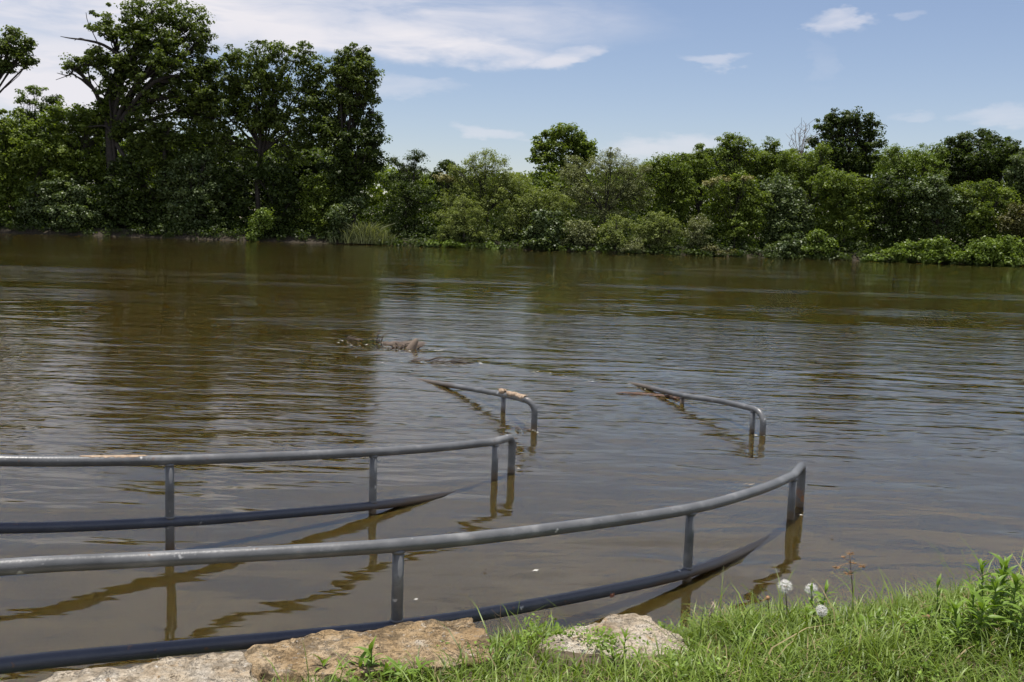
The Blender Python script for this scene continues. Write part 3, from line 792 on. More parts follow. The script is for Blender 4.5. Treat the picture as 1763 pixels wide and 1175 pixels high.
# ---- right part
R_ = [
 ('locust_tree', 'airy tree with ragged tufted top, left of the bare grey tree', 124, [(1270, 245, 30, 14), (1245, 262, 28, 20), (1290, 262, 30, 20), (1260, 290, 40, 26), (1310, 280, 24, 22)], 'mid', (1272, 440), .30, .95, .5),
 ('hackberry_tree', 'small dark pointed tree left of the airy ragged one', 122, [(1200, 262, 14, 12), (1195, 285, 24, 20), (1215, 310, 30, 24), (1190, 325, 26, 24)], 'mid', (1202, 438), .28, 1.2, .6),
 ('locust_tree', 'dark narrow tree top right of the airy ragged tree', 125, [(1325, 248, 12, 12), (1325, 275, 20, 20), (1345, 285, 22, 22), (1320, 305, 30, 24)], 'mid', (1328, 441), .28, 1.2, .5),
 ('oak_tree', 'conspicuous dark spreading oak rising highest on the right half', 128, [(1455, 200, 32, 14), (1480, 210, 30, 16), (1430, 218, 26, 16), (1462, 228, 46, 22), (1505, 226, 22, 14), (1500, 248, 26, 18), (1415, 245, 24, 14), (1455, 258, 48, 20), (1440, 285, 34, 22), (1490, 280, 28, 18)], 'deep', (1452, 446), .34, 1.0, .6),
 ('oak_tree', 'big smooth dark round tree nearest the right picture edge', 124, [(1690, 240, 38, 14), (1648, 252, 26, 14), (1730, 252, 32, 18), (1690, 268, 60, 26), (1635, 280, 38, 26), (1740, 285, 34, 30), (1680, 305, 58, 28)], 'deep', (1686, 452), .30, 1.5, .65),
 ('locust_tree', 'yellowish feathery tree between the two dark oaks', 123, [(1560, 275, 40, 18), (1600, 265, 32, 18), (1540, 295, 36, 22), (1590, 295, 40, 26), (1530, 262, 20, 10)], 'yellow', (1570, 449), .26, 1.1, .4),
 ('locust_tree', 'soft mid green tree in front of the dark spreading oak, left of its trunk', 121, [(1375, 275, 34, 24), (1400, 290, 34, 26), (1360, 310, 36, 28), (1415, 265, 20, 16)], 'mid', (1384, 444), .27, 1.2, .45),
 ('elder_bush', 'tall bush sprinkled with cream blossom at its top, right of the grey willow bush', 116.5, [(1240, 330, 30, 20), (1280, 325, 34, 22), (1255, 360, 40, 30), (1300, 360, 34, 34), (1270, 395, 42, 26)], 'mid', (1266, 440), .28, 1.3, .6),
 ('mulberry_tree', 'dark glossy tree draped in creeper below the narrow dark top', 117, [(1345, 325, 36, 26), (1335, 355, 36, 32), (1370, 365, 34, 34), (1350, 400, 40, 28)], 'glossy', (1350, 443), .28, 1.3, .7),
 ('mulberry_tree', 'layered dark green tree below the dark spreading oak', 117.5, [(1430, 310, 38, 22), (1465, 320, 36, 24), (1440, 345, 44, 28), (1480, 355, 34, 28), (1450, 385, 44, 26)], 'mid', (1450, 446), .28, 1.35, .6),
 ('hackberry_tree', 'dark round bush tree under the yellowish feathery tree', 117, [(1530, 325, 36, 24), (1555, 345, 38, 28), (1520, 365, 38, 30), (1560, 385, 38, 26), (1525, 402, 36, 20)], 'deep', (1536, 449), .28, 1.4, .6),
 ('poplar_tree', 'silvery leaved poplar shining in the sun below the big round tree', 116.5, [(1600, 325, 32, 22), (1625, 345, 36, 26), (1590, 365, 40, 24), (1640, 375, 36, 26), (1605, 395, 40, 18)], 'glossy', (1612, 451), .27, 1.3, .8),
 ('mulberry_tree', 'layered green tree below the big round tree, right of the silvery poplar', 117, [(1680, 335, 38, 20), (1715, 345, 30, 26), (1670, 365, 40, 26), (1700, 385, 36, 24)], 'mid', (1692, 453), .28, 1.3, .6),
 ('sumac_bush', 'brownish olive bush at the right picture edge', 115.5, [(1755, 370, 24, 22), (1740, 390, 24, 18), (1770, 395, 30, 26), (1790, 370, 30, 40)], 'olive', (1752, 455), .26, 1.3, .5),
 ('ivy_tree', 'pale leaf tree cut by the right picture edge, beside the big round tree', 119, [(1755, 290, 22, 26), (1770, 320, 30, 36), (1800, 290, 40, 50)], 'glossy', (1765, 454), .28, 1.2, .7),
 ('vine_bush', 'bright lime green vine clump at the waterline left of the long vine bank', 113.1, [(1410, 415, 18, 16), (1402, 432, 20, 12), (1425, 428, 16, 14)], 'yellow', (1410, 446), .25, 1.3, .8),
 ('bush', 'dark shrub at the water left of the lime green vine clump', 113.6, [(1345, 430, 26, 12), (1360, 418, 22, 16)], 'glossy', (1352, 444), .25, 1.2, .7),
 ('bush', 'low olive bush by the water under the elder with cream blossom', 113.2, [(1240, 434, 26, 6), (1222, 430, 16, 8)], 'olive', (1236, 441), .2, 1.3, .5),
]
for nm, lb, y, bl, kd, bs, sz, dn, asp in R_:
    tree(nm, lb, 'tree' if 'tree' in nm else 'bush', y, bl, kd, bs, sz, dn, asp, clump=0.78, trunk_r=0.28 if 'oak' in nm else 0.14)
tree('elder_blossom', 'cream blossom heads on the crown of the tall elder bush', 'bush', 114.9,
     [(1222, 314, 16, 5), (1248, 308, 14, 4), (1290, 306, 12, 4)], 'blossom', (1262, 440), .22, 1.0, .7, clump=0.42, trunk_r=0.05)

def vine_bank(label, pts, kind, base, y=112.9):
    return tree('vine_bank', label, 'vines', y, pts, kind, base, 0.26, 1.5, 0.85, clump=0.55, limbs=False, up=0.8)
vine_bank('long low bank of bright lime green vines along the water at the right',
          [(1500, 446, 28, 9), (1545, 438, 30, 12), (1590, 441, 32, 12), (1640, 440, 34, 14), (1690, 442, 34, 14), (1740, 446, 34, 14), (1610, 420, 26, 12), (1560, 424, 20, 8), (1700, 422, 34, 14), (1745, 425, 30, 18), (1800, 440, 40, 22)], 'yellow', (1620, 452))
vine_bank('low pale green weeds at the waterline below the rounded willow', [(740, 420, 16, 4), (770, 420, 14, 5), (800, 424, 18, 4), (840, 427, 16, 4)], 'yellow', (790, 425), 112.6)

def bare_tree():
    Y = 124.0; b = at_y(1385, 442, Y); b.z = float(ground_z(np.array(b.x), np.array(Y)))
    root = empty('bare_tree', b)
    tag(root, 'bare grey twiggy treetop just left of the dark spreading oak', 'tree', 'trees and bushes on the far bank')
    B = np.array(b); r = np.random.default_rng(5); g = Geo(); tw = Geo()
    top = np.array(at_y(1378, 262, Y)) - B
    g.tube(spline([[0, 0, -0.4], top*0.5+[0.3, 0, 0], top], 5), np.linspace(0.2, 0.09, 11), 7)
    link('trunk', g.mesh('trunk'), BARE, root)
    for px, py in [(1362, 236), (1370, 222), (1380, 214), (1388, 212), (1394, 222), (1358, 250), (1400, 236), (1375, 230), (1384, 226)]:
        e = np.array(at_y(px, py, Y+r.normal())) - B
        p = spline([top*0.94, (top+e)/2 + r.normal(size=3)*0.2, e], 4)
        tw.tube(p, np.linspace(0.05, 0.022, len(p)), 4, cap=False)
        for k in range(7):
            s = p[r.integers(2, len(p))]
            q = s + np.array([r.normal()*0.6, r.normal()*0.5, 0.3+0.6*r.random()])
            tw.tube(np.array([s, (s+q)/2+r.normal(size=3)*0.08, q]), [0.028, 0.022, 0.015], 3, cap=False)
    tag(link('branches', tw.mesh('branches'), BARE, root), kind='stuff')
bare_tree()

def dead_limb(root, B, Y, paths, mat=BARK):
    for pts, r0 in paths:
        g = Geo()
        p = spline([np.array(at_y(x, y, Y)) - B for x, y in pts], 4)
        g.tube(p, np.linspace(r0, 0.03, len(p)), 5, cap=False)
        link('limb', g.mesh('limb'), mat, root)
dead_limb(t1, b1, 115.6, [([(212, 100), (178, 78), (150, 70), (120, 66), (104, 63)], 0.22), ([(150, 70), (138, 66), (128, 70)], 0.06),
                      ([(205, 150), (160, 112), (130, 118), (118, 130), (98, 126)], 0.22), ([(172, 82), (152, 40), (148, 22)], 0.06), ([(118, 130), (96, 138)], 0.05),
                      ([(200, 300), (190, 225), (160, 218), (140, 222)], 0.2)])
dead_limb(t1, b1, 116.0, [([(218, 400), (205, 330), (198, 260), (190, 190), (186, 130)], 0.45), ([(285, 330), (283, 260), (300, 190)], 0.4), ([(283, 95), (310, 75), (330, 52)], 0.25)])
dead_limb(t2, b2, 115.8, [([(446, 400), (444, 300), (452, 190), (450, 110)], 0.27), ([(446, 230), (468, 190), (490, 150), (505, 110)], 0.2), ([(447, 200), (430, 150)], 0.16)])

def reed_clump(label, Y, cx, cy, hw, hgt, n, seed, mats='willow'):
    r = np.random.default_rng(seed)
    b = at_y(cx, cy, Y); b.z = float(ground_z(np.array(b.x), np.array(Y))) - 0.1
    V, T = [], []
    for k in range(n):
        x = r.normal()*hw*0.42; y = r.normal()*0.6
        h = hgt*(0.25+0.8*r.random())*max(0.3, 1-(abs(x)/hw)**2*0.6); w = 0.022+0.035*r.random()
        lx, ly = r.normal()*0.42*h, r.normal()*0.42*h
        a = r.random()*math.pi; wx, wy = math.cos(a)*w, math.sin(a)*w
        V += [(x-wx, y-wy, 0), (x+wx, y+wy, 0), (x+wx*0.8+lx*0.5, y+wy*0.8+ly*0.5, h*0.72), (x-wx*0.8+lx*0.5, y-wy*0.8+ly*0.5, h*0.72)]
        V += [(x-wx*0.8+lx*0.5, y-wy*0.8+ly*0.5, h*0.72), (x+wx*0.8+lx*0.5, y+wy*0.8+ly*0.5, h*0.72), (x+lx*1.2+0.01, y+ly*1.2, h*0.95), (x+lx*1.2-0.01, y+ly*1.2, h*0.95)]
        T += [min(1, max(0, 0.5+0.25*r.normal()))]*8
    o = link('reed_clump', poly_mesh('reed_clump', V, 4, np.arange(len(V)), False, {'tint': T}), LEAF[mats], None, b)
    tag(o, label, 'reeds')
reed_clump('tall pale reed clump at the waterline right of the tall trees', 112.4, 630, 419, 3.2, 2.7, 1000, 3, 'grey')

def far_wood():
    """the mass of the wood behind the first trees"""
    r = np.random.default_rng(11); C, S, T = [], [], []
    top = [(-300, 230), (0, 215), (160, 250), (330, 235), (560, 250), (650, 285), (760, 312), (900, 300), (1100, 292), (1180, 272), (1300, 262), (1400, 268), (1560, 272), (1650, 265), (2100, 265)]
    for k in range(9500):
        px = -350 + 2450*r.random(); ty = np.interp(px, [a for a, b in top], [b for a, b in top])
        py = ty + (440-ty)*r.random()
        y = 127 + 16*r.random()
        C.append(at_y(px, py, y)); S.append(0.9+0.9*r.random()); T.append(0.4+0.18*r.normal())
    C = np.array(C); C[:, 2] = np.maximum(C[:, 2], 1.2)
    V, Q, t = leaf_cloud(C, 30, 0.48, np.array(S), 0.75, 0.35, 0.3, 12, np.clip(np.array(T), 0, 1))
    o = link('distant_woods', poly_mesh('distant_woods', V, 4, Q, False, {'tint': t}), LEAF['mid'])
    tag(o, 'dark mass of woodland behind the first row of trees', 'woods', kind='stuff')
    # low growth that hides the soil of the far bank
    C, S, T = [], [], []
    for k in range(3200):
        x = -85 + 175*r.random(); y = 111.4 + 7*r.random()**1.3
        if x < -15 and y < 112.1: continue
        z = float(ground_z(np.array(x), np.array(y)))
        C.append((x, y, max(z, 0) + 0.12 + 0.9*r.random()*min(1, (y-110.8)/2.5))); S.append(0.4+0.5*r.random()); T.append(0.45+0.2*r.normal())
    for k in range(2600):
        C.append((-90 + 185*r.random(), 119 + 7*r.random(), 0.8 + 4.2*r.random()**1.3)); S.append(0.6+0.6*r.random()); T.append(0.35+0.2*r.normal())
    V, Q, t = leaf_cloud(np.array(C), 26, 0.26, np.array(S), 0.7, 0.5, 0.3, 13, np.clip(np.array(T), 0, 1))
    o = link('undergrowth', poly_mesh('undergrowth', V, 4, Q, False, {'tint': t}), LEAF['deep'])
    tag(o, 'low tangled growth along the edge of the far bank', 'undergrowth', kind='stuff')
far_wood()

# ------------------------------------------------------------------ driftwood and floating things
def lump(g, c, r, seed, n=10, squash=(1, 1, 1)):
    rr = np.random.default_rng(seed); m = 7
    V = []
    for i in range(m):
        th = math.pi*(i+0.001)/(m-1)
        for k in range(n):
            ph = 2*math.pi*k/n; q = r*(0.75+0.5*rr.random())
            V.append((c[0]+q*math.sin(th)*math.cos(ph)*squash[0], c[1]+q*math.sin(th)*math.sin(ph)*squash[1], c[2]+q*math.cos(th)*squash[2]))
    Q = [(i*n+k, (i+1)*n+k, (i+1)*n+(k+1) % n, i*n+(k+1) % n) for i in range(m-1) for k in range(n)]
    g.add(V, Q)

def driftwood():
    p = at_z(700, 600, 0); root = empty('driftwood_log', p)
    tag(root, 'half sunken driftwood log with an upright broken stub, out in the current', 'driftwood')
    o = np.array(p); r = np.random.default_rng(4)
    q = [np.array(at_z(x, y, z)) - o for x, y, z in [(640, 594, -0.12), (665, 597, -0.05), (690, 599, -0.065), (714, 601, -0.05), (745, 600, -0.20)]]
    g = Geo(); g.tube(spline(q, 6), np.interp(np.linspace(0, 1, 25), [0, .3, .7, 1], [.05, .09, .12, .10])*(0.85+0.3*r.random(25)), 9)
    link('log', g.mesh('log'), WOOD, root)
    g = Geo(); c = np.array(at_z(712, 601, 0)) - o
    g.tube(np.array([c+[-.05, 0, -.1], c+[-.04, 0, .0], c+[-.0, 0, .07], c+[.035, 0, .13], c+[.04, 0, .165]]), [.10, .085, .06, .045, .025], 7)
    link('stub', g.mesh('stub'), flat_mat('pale_broken_wood', (0.18, 0.135, 0.10), .85), root)
    g = Geo()
    for k in range(16):
        a = np.array(at_z(662+52*r.random(), 596+5*r.random(), 0.0)) - o
        e = a + [r.normal()*.12, r.normal()*.08, .02+.05*r.random()]
        g.tube(np.array([a-[0, 0, .04], (a+e)/2+r.normal(size=3)*.02, e]), [.014, .011, .006], 4)
    for (x, y), hh in [((648, 590), .30), ((656, 590), .22), ((650, 592), .16)]:
        a = np.array(at_z(x, y, 0)) - o
        g.tube(np.array([a, a+[.03, 0, hh*.5], a+[.10+.05*r.random(), 0, hh]]), [.010, .008, .004], 4)
    tag(link('twig', g.mesh('twig'), WOOD, root), kind='stuff')
driftwood()

def debris(label, pix, n, seed, mat, spread=3.0, up=.05, length=.2, cat='debris', name='floating_debris', thick=1.0):
    r = np.random.default_rng(seed); p = at_z(*pix[0], 0); root = empty(name, p); o = np.array(p)
    tag(root, label, cat)
    g = Geo()
    for k in range(n):
        i = r.random()*(len(pix)-1); j = int(i); t = i-j
        j2 = min(j+1, len(pix)-1)
        a = np.array(at_z(pix[j][0]*(1-t)+pix[j2][0]*t, pix[j][1]*(1-t)+pix[j2][1]*t + r.normal()*spread*.25, 0.004)) - o
        ang = r.normal()*.5; L = length*(.4+.9*r.random())
        e = a + [math.cos(ang)*L, math.sin(ang)*L*.6, up*(r.random()-.2)]
        g.tube(np.array([a, (a+e)/2+[0, 0, .01], e]), [.009*thick, .011*thick, .004*thick], 4)
    tag(link('twig', g.mesh('twig'), mat, root), kind='stuff')
    return root
debris('line of brown twigs and weed trailing on the water behind the driftwood log', [(700, 622), (760, 623), (812, 624)], 30, 1, WOOD, 3, .10, .2, thick=.55)
debris('reddish stripped branch floating against the farthest handrail', [(1060, 677), (1095, 679), (1130, 682), (1165, 686)], 34, 2, REDBARK, 1.6, .02, .2, 'branch', 'floating_branch', thick=.4)
debris('dark floating stick left of the driftwood log', [(596, 584), (612, 586)], 9, 3, WOOD, 2, .10, .14, 'stick', 'floating_stick')
debris('scrap of weed caught where the short handrail enters the water', [(878, 737), (892, 741), (915, 742)], 10, 5, STEM_R, 3, .03, .05, 'weed', 'caught_weed', thick=.4)
debris('small straw float near the end of the nearest handrail', [(1278, 835), (1296, 836)], 5, 6, PALE_SEED, .5, .004, .05, 'straw', 'floating_straw', thick=.13)

def chip(label, px, py, L, mat, name='floating_leaf', cat='leaf'):
    p = at_z(px, py, 0.004); r = np.random.default_rng(int(px))
    V = [(-L, 0, 0), (-L*.3, -L*.35, .006), (L*.5, -L*.25, .003), (L, 0, .012), (L*.4, L*.3, .004), (-L*.4, L*.3, .007), (0, 0, .012)]
    me = bpy.data.meshes.new(name); me.from_pydata(V, [], [(k, (k+1) % 6, 6) for k in range(6)])
    tag(link(name, me, mat, None, p), label, cat)
chip('pale chip floating in the calm water between the two near handrails, right of centre', 922, 984, .018, FOAM)
chip('dark bud floating just left of the pale chip', 834, 983, .014, WOOD, 'floating_bud', 'bud')
chip('tiny brown husk floating beyond the dandelions', 1432, 925, .016, REDBARK, 'floating_husk', 'husk')
chip('tiny white fleck floating right of the near rail post', 716, 1034, .012, FOAM, 'floating_fleck', 'fleck')

def foam():
    r = np.random.default_rng(21); V, n = [], 0
    lines = [((600, 592), (760, 604), 60), ((640, 600), (720, 606), 40), ((560, 600), (700, 640), 16), ((480, 580), (640, 590), 30), ((880, 632), (1060, 663), 40), ((690, 624), (830, 626), 26), ((640, 645), (745, 660), 18), ((1040, 655), (1120, 672), 22), ((1290, 748), (1322, 750), 12), ((908, 742), (926, 742), 10), ((870, 806), (890, 806), 5), ((840, 822), (860, 823), 5), ((1362, 884), (1384, 886), 6)]
    for a, b, k in lines:
        for _ in range(k):
            t = r.random(); p = np.array(at_z(a[0]+(b[0]-a[0])*t + r.normal()*3, a[1]+(b[1]-a[1])*t + r.normal()*1.6, 0.005))
            if r.random() < 0.65: continue
            s = (0.004+0.013*r.random()**3)*(p[1]/10)**0.7
            V += [p+[-s*1.6, 0, 0], p+[0, -s*.8, 0.002], p+[s*1.6, 0, 0], p+[0, s*.8, 0.003]]
    o = link('foam', poly_mesh('foam', V, 4, np.arange(len(V))), FOAM)
    tag(o, 'scattered flecks of foam on the current along the sunken rails', 'foam', kind='stuff')
foam()

# ------------------------------------------------------------------ grass and weeds of the near bank
def grass():
    r = np.random.default_rng(31)
    V, Q, T = [], [], []
    n0 = 165000
    X = -2.6 + 8.0*r.random(n0); Y = 2.6 + 4.0*r.random(n0)
    wl = waterline(X); ok = (Y < wl - 0.03 + 0.05*r.normal(size=n0))
    # rock tops stay clear
    for o in [ob for ob in bpy.data.objects if ob.name.startswith('stone_block')]:
        co = np.array([v.co for v in o.data.vertices])[o['rim']:o['rim']+150, :2] + np.array(o.location)[:2]
        c = co.mean(0); ang = np.arctan2(co[:, 1]-c[1], co[:, 0]-c[0]); rad = np.hypot(co[:, 0]-c[0], co[:, 1]-c[1])
        od = np.argsort(ang)
        pa = np.arctan2(Y-c[1], X-c[0]); pr = np.hypot(X-c[0], Y-c[1])
        R = np.interp(pa, ang[od], rad[od], period=2*math.pi)
        ok &= ~(pr < R*np.where(Y < c[1]-0.02, 0.92, 0.985)*(0.98+0.03*r.random(n0)))
    # tufts: density follows a patchy pattern
    pat = np.sin(X*5.1+1.3*np.sin(Y*4.0))*np.sin(Y*6.3+X*2.0)
    ok &= r.random(n0) < 0.85 + 0.15*pat
    ok &= ~((X < -0.15) & (Y > 3.98)) 
    X, Y, pat = X[ok], Y[ok], pat[ok]; n = len(X)
    Z = ground_z(X, Y) - 0.005
    edge = np.clip((waterline(X)-Y)/0.5, 0, 1)
    h = (0.045 + 0.075*r.random(n)**1.6 + 0.02*pat)*np.where(X < 0.9, 0.8, 1.1)
    long = r.random(n) < 0.04
    h *= 0.75 + 0.5*(0.5+0.5*np.sin(X*3.1+2*np.sin(Y*2.3+X))*np.cos(Y*4.7-X*1.7))
    h *= 0.68 + 0.56*edge*(0.6 + 0.8*r.random(n))
    h = np.where(long, h*1.9+0.03, h)
    az = r.random(n)*2*math.pi; bend = (0.35+0.8*r.random(n))*h
    w = 0.0016+0.0020*r.random(n)
    wa = az + math.pi/2 + r.normal(size=n)*0.4
    wx, wy = np.cos(wa)*w, np.sin(wa)*w
    pts = []
    for t, ww in ((0, 1.0), (0.4, 1.0), (0.75, 0.7), (1.0, 0.08)):
        cx = X + np.cos(az)*bend*t**2; cy = Y + np.sin(az)*bend*t**2; cz = Z + h*(t-0.32*t**3*np.clip(bend/h, 0, 1.2))
        pts.append(np.stack([cx-wx*ww, cy-wy*ww, cz], 1)); pts.append(np.stack([cx+wx*ww, cy+wy*ww, cz], 1))
    V = np.stack(pts, 1).reshape(-1, 3)
    base = np.arange(n)*8
    Q = np.concatenate([np.stack([base+2*k, base+2*k+1, base+2*k+3, base+2*k+2], 1) for k in range(3)])
    tint = np.clip(0.42 + 0.12*pat + 0.2*r.normal(size=n), 0, 1)
    dry = r.random(n) < 0.06
    me = poly_mesh('grass', V, 4, Q, True, {'tint': np.repeat(tint, 8)})
    me.materials.append(LEAF['grass']); me.materials.append(LEAF['dry'])
    me.polygons.foreach_set('material_index', np.tile(dry.astype(np.int32), 3))
    o = bpy.data.objects.new('grass', me); col.objects.link(o)
    tag(o, 'short tufted grass with dry straws covering the near bank', 'grass', kind='stuff')
    # broad leaved clover and creeping weed among the grass
    r = np.random.default_rng(33); C = []
    for k in range(900):
        x = -0.6 + 4.6*r.random(); y = 3.4 + 2.0*r.random()
        if y > waterline(x)-0.08 or (x < 0.1 and y > 3.9) : continue
        if math.sin(x*3.3+1)*math.sin(y*5) < -0.1: continue
        C.append((x, y, float(ground_z(np.array(x), np.array(y)))+0.03+0.05*r.random()))
    C = np.array(C)
    V, Q, t = leaf_cloud(C, 12, 0.022, np.full(len(C), 0.05), 0.5, 0.9, 0.0, 34, np.clip(0.5+0.2*r.normal(size=len(C)), 0, 1))
    o = link('ground_cover', poly_mesh('ground_cover', V, 4, Q, False, {'tint': t}), LEAF['weed'])
    tag(o, 'small leaved creeping weed mixed into the grass', 'ground cover', kind='stuff')
grass()

def leaf_mesh(L, w, curl, tint, name='leaf'):
    n = 5; V, T = [], []
    for i in range(n):
        t = i/(n-1); ww = w*math.sin(math.pi*(0.06+0.90*t)**0.8)*0.5; z = curl*L*(t-t*t*1.4)
        V += [(L*t, -ww, z+ww*0.35), (L*t, 0, z), (L*t, ww, z+ww*0.35)]
        T += [tint]*3
    Q = []
    for i in range(n-1):
        a = i*3
        Q += [(a, a+1, a+4, a+3), (a+1, a+2, a+5, a+4)]
    me = poly_mesh(name, V, 4, Q, True, {'tint': T})
    me.materials.append(LEAF['weed'])
    return me
LEAVES = [leaf_mesh(0.075, 0.019, 0.35, 0.45), leaf_mesh(0.064, 0.017, 0.2, 0.7), leaf_mesh(0.084, 0.020, 0.5, 0.3), leaf_mesh(0.055, 0.015, 0.3, 0.6)]

def weed(label, stems, seed, cat='weed', name='leafy_weed', scale=1.0, nl=16, group=None):
    """stems: list of (x, y, height, lean x)"""
    r = np.random.default_rng(seed)
    x0, y0 = stems[0][0], stems[0][1]; z0 = float(ground_z(np.array(x0), np.array(y0)))
    root = empty(name, (x0, y0, z0)); tag(root, label, cat, group)
    for (x, y, h, lx) in stems:
        z = float(ground_z(np.array(x), np.array(y))) - z0 - 0.02
        b = np.array([x-x0, y-y0, z]); lean = np.array([lx, r.normal()*0.03, h])
        P = spline([b, b+lean*0.5+[lx*-0.15, 0, 0], b+lean], 5)
        g = Geo(); g.tube(P-b, np.linspace(0.0035, 0.0014, len(P)), 6)
        st = link('stem', g.mesh('stem'), STEM, root, tuple(b))
        k = 0
        for i in range(nl):
            t = 0.22 + 0.78*(i/(nl-1))**0.8
            p = np.array([np.interp(t, np.linspace(0, 1, len(P)), P[:, c]) for c in range(3)]) - b
            az = i*2.4 + r.normal()*0.3
            top = t > 0.86
            el = 0.75 + 0.45*r.random() if top else 0.10 + 0.50*r.random() + 0.25*t
            s = scale*(0.75+0.4*r.random())*(0.62 if t > 0.95 else 1.0)*(1.1-0.25*abs(t-0.55))
            lf = link('leaf', LEAVES[r.integers(0, len(LEAVES))], None, st, tuple(p))
            lf.rotation_euler = (r.normal()*0.3, -el, az); lf.scale = (s, s, s)
    return root

def gp(px, py):
    """point of the near bank under a pixel"""
    z = 0.15
    for _ in range(12):
        p = at_z(px, py, z); z = float(ground_z(np.array(p.x), np.array(p.y)))*0.7 + z*0.3
    return p.x, p.y

def stems_px(items):
    out = []
    for px, py, top_py, lx in items:
        x, y = gp(px, py); h = (py-top_py)/F*y*1.02
        out.append((x, y, h, lx))
    return out
weed('largest clump of tall leafy weeds at the right picture edge', stems_px([(1690, 1098, 958, -.02), (1722, 1092, 962, 0.01), (1755, 1090, 966, .02), (1668, 1104, 1000, -.03), (1735, 1110, 985, .01), (1706, 1112, 990, 0), (1770, 1105, 980, .02), (1650, 1118, 1035, -.03), (1685, 1124, 1030, 0), (1745, 1126, 1020, .02), (1715, 1090, 975, .0), (1790, 1098, 970, .02)]), 1, scale=1.05, nl=25)
weed('slim upright weed standing just left of the largest clump', stems_px([(1612, 1090, 992, -.01), (1622, 1094, 1030, .02), (1600, 1096, 1040, -.02)]), 2, scale=.8, nl=14)
weed('leafy weed directly behind the middle dandelion head', stems_px([(1402, 1092, 1008, -.01), (1412, 1090, 1004, .02), (1394, 1096, 1040, -.02)]), 3, scale=.8, nl=14)
weed('bright weed with pointed leaves in front of the tan block', stems_px([(640, 1178, 1102, 0.0), (628, 1180, 1135, -.02), (655, 1181, 1140, .02)]), 4, scale=1.0, nl=13)
weed('short branching weed at the bottom edge, in front of the tan block corner', stems_px([(715, 1180, 1135, 0.02), (695, 1182, 1140, -.02), (560, 1184, 1128, -.01), (580, 1184, 1140, .02)]), 5, scale=.85, nl=11)
weed('leafy weed in front of the pale wedge shaped block', stems_px([(1072, 1150, 1088, .01), (1060, 1154, 1110, -.02), (1088, 1152, 1112, .02)]), 6, scale=.75, nl=12)
weed('low leafy weed between the wedge shaped block and the dandelions', stems_px([(1300, 1112, 1062, .0), (1285, 1116, 1075, -.02), (1318, 1112, 1070, .02), (1268, 1118, 1080, 0)]), 7, scale=.6, nl=16)
weed('spreading weed below the rusty sedge', stems_px([(1470, 1110, 1050, .0), (1490, 1112, 1062, .03), (1452, 1112, 1066, -.03), (1510, 1106, 1056, .02)]), 8, scale=.75, nl=14)
weed('weed tuft at the water edge right of the tan block', stems_px([(868, 1140, 1092, .0), (850, 1150, 1105, -.02), (886, 1146, 1110, .03)]), 9, scale=.6, nl=10)
weed('broad weed patch between the slim weed and the largest clump', stems_px([(1640, 1128, 1060, 0), (1625, 1132, 1075, -.02), (1580, 1118, 1058, -.02), (1560, 1112, 1052, 0), (1540, 1112, 1058, .02)]), 10, scale=.8, nl=14)

def dandelion(label, px, py, base_py, rad, seed, lean=0.0):
    r = np.random.default_rng(seed)
    x, y = gp(px, base_py); z = float(ground_z(np.array(x), np.array(y)))
    hd = np.array(at_y(px + lean*-0, py, y))
    root = empty('dandelion_clock', (x, y, z)); tag(root, label, 'dandelion', 'dandelion seed heads in the grass')
    o = np.array([x, y, z]); c = hd - o
    g = Geo(); P = spline([[lean*.0+.01, 0, -.02], c*0.55+[.006, 0, 0], c], 5); g.tube(P, 0.0022, 6)
    link('stem', g.mesh('stem'), STEM_R, root)
    g = Geo(); lump(g, c, rad*0.2, seed)
    link('receptacle', g.mesh('receptacle'), SEDGE, root)
    V, Q = [], []
    for k in range(180):
        dv = r.normal(size=3); dv /= np.linalg.norm(dv)
        a = np.cross(dv, [0.3, 0.5, 0.8]); a /= np.linalg.norm(a); b = np.cross(dv, a)
        e = c + dv*rad*(0.55+0.30*r.random()); w = 0.00022
        V += [c-a*w, c+a*w, e+a*w, e-a*w]
        for j in range(10):
            an = j*2*math.pi/10 + r.random(); rd = math.cos(an)*a + math.sin(an)*b
            t = e + (rd*0.30 + dv*0.30)*rad*(0.5+0.8*r.random()); sd = np.cross(rd, dv)*0.00030
            V += [e-sd, e+sd, t+sd*.6, t-sd*.6]
    tag(link('seed_fluff', poly_mesh('seed_fluff', V, 4, np.arange(len(V))), FLUFF, root), kind='stuff')
dandelion('biggest and highest of the white dandelion heads, left of the rest', 1352, 1010, 1085, 0.029, 1)
dandelion('middle white dandelion head in front of a leafy weed', 1397, 1015, 1085, 0.026, 2)
dandelion('lowest white dandelion head, nearest the grass', 1414, 1052, 1100, 0.024, 3)

def spent_flower(label, px, py, base_py, seed):
    r = np.random.default_rng(seed); x, y = gp(px, base_py); z = float(ground_z(np.array(x), np.array(y)))
    root = empty('spent_dandelion', (x, y, z)); tag(root, label, 'dead flower'); c = np.array(at_y(px, py, y)) - np.array([x, y, z])
    g = Geo(); g.tube(spline([[0, 0, -.02], c*.5+[.005, 0, 0], c], 5), 0.0022, 6); link('stem', g.mesh('stem'), STEM_R, root)
    g = Geo(); lump(g, c, .009, seed)
    for k in range(9):
        e = c + [r.normal()*.014, r.normal()*.014, -.004-.012*r.random()]; g.tube(np.array([c, (c+e)/2+[0, 0, .003], e]), [.002, .002, .0008], 4)
    link('seed_base', g.mesh('seed_base'), SEDGE, root)
spent_flower('bald brown dandelion stalk left of the white dandelion heads', 1322, 1030, 1090, 1)
spent_flower('short bald stalk with dark tip in the grass below the slim weed', 1598, 1062, 1105, 2)

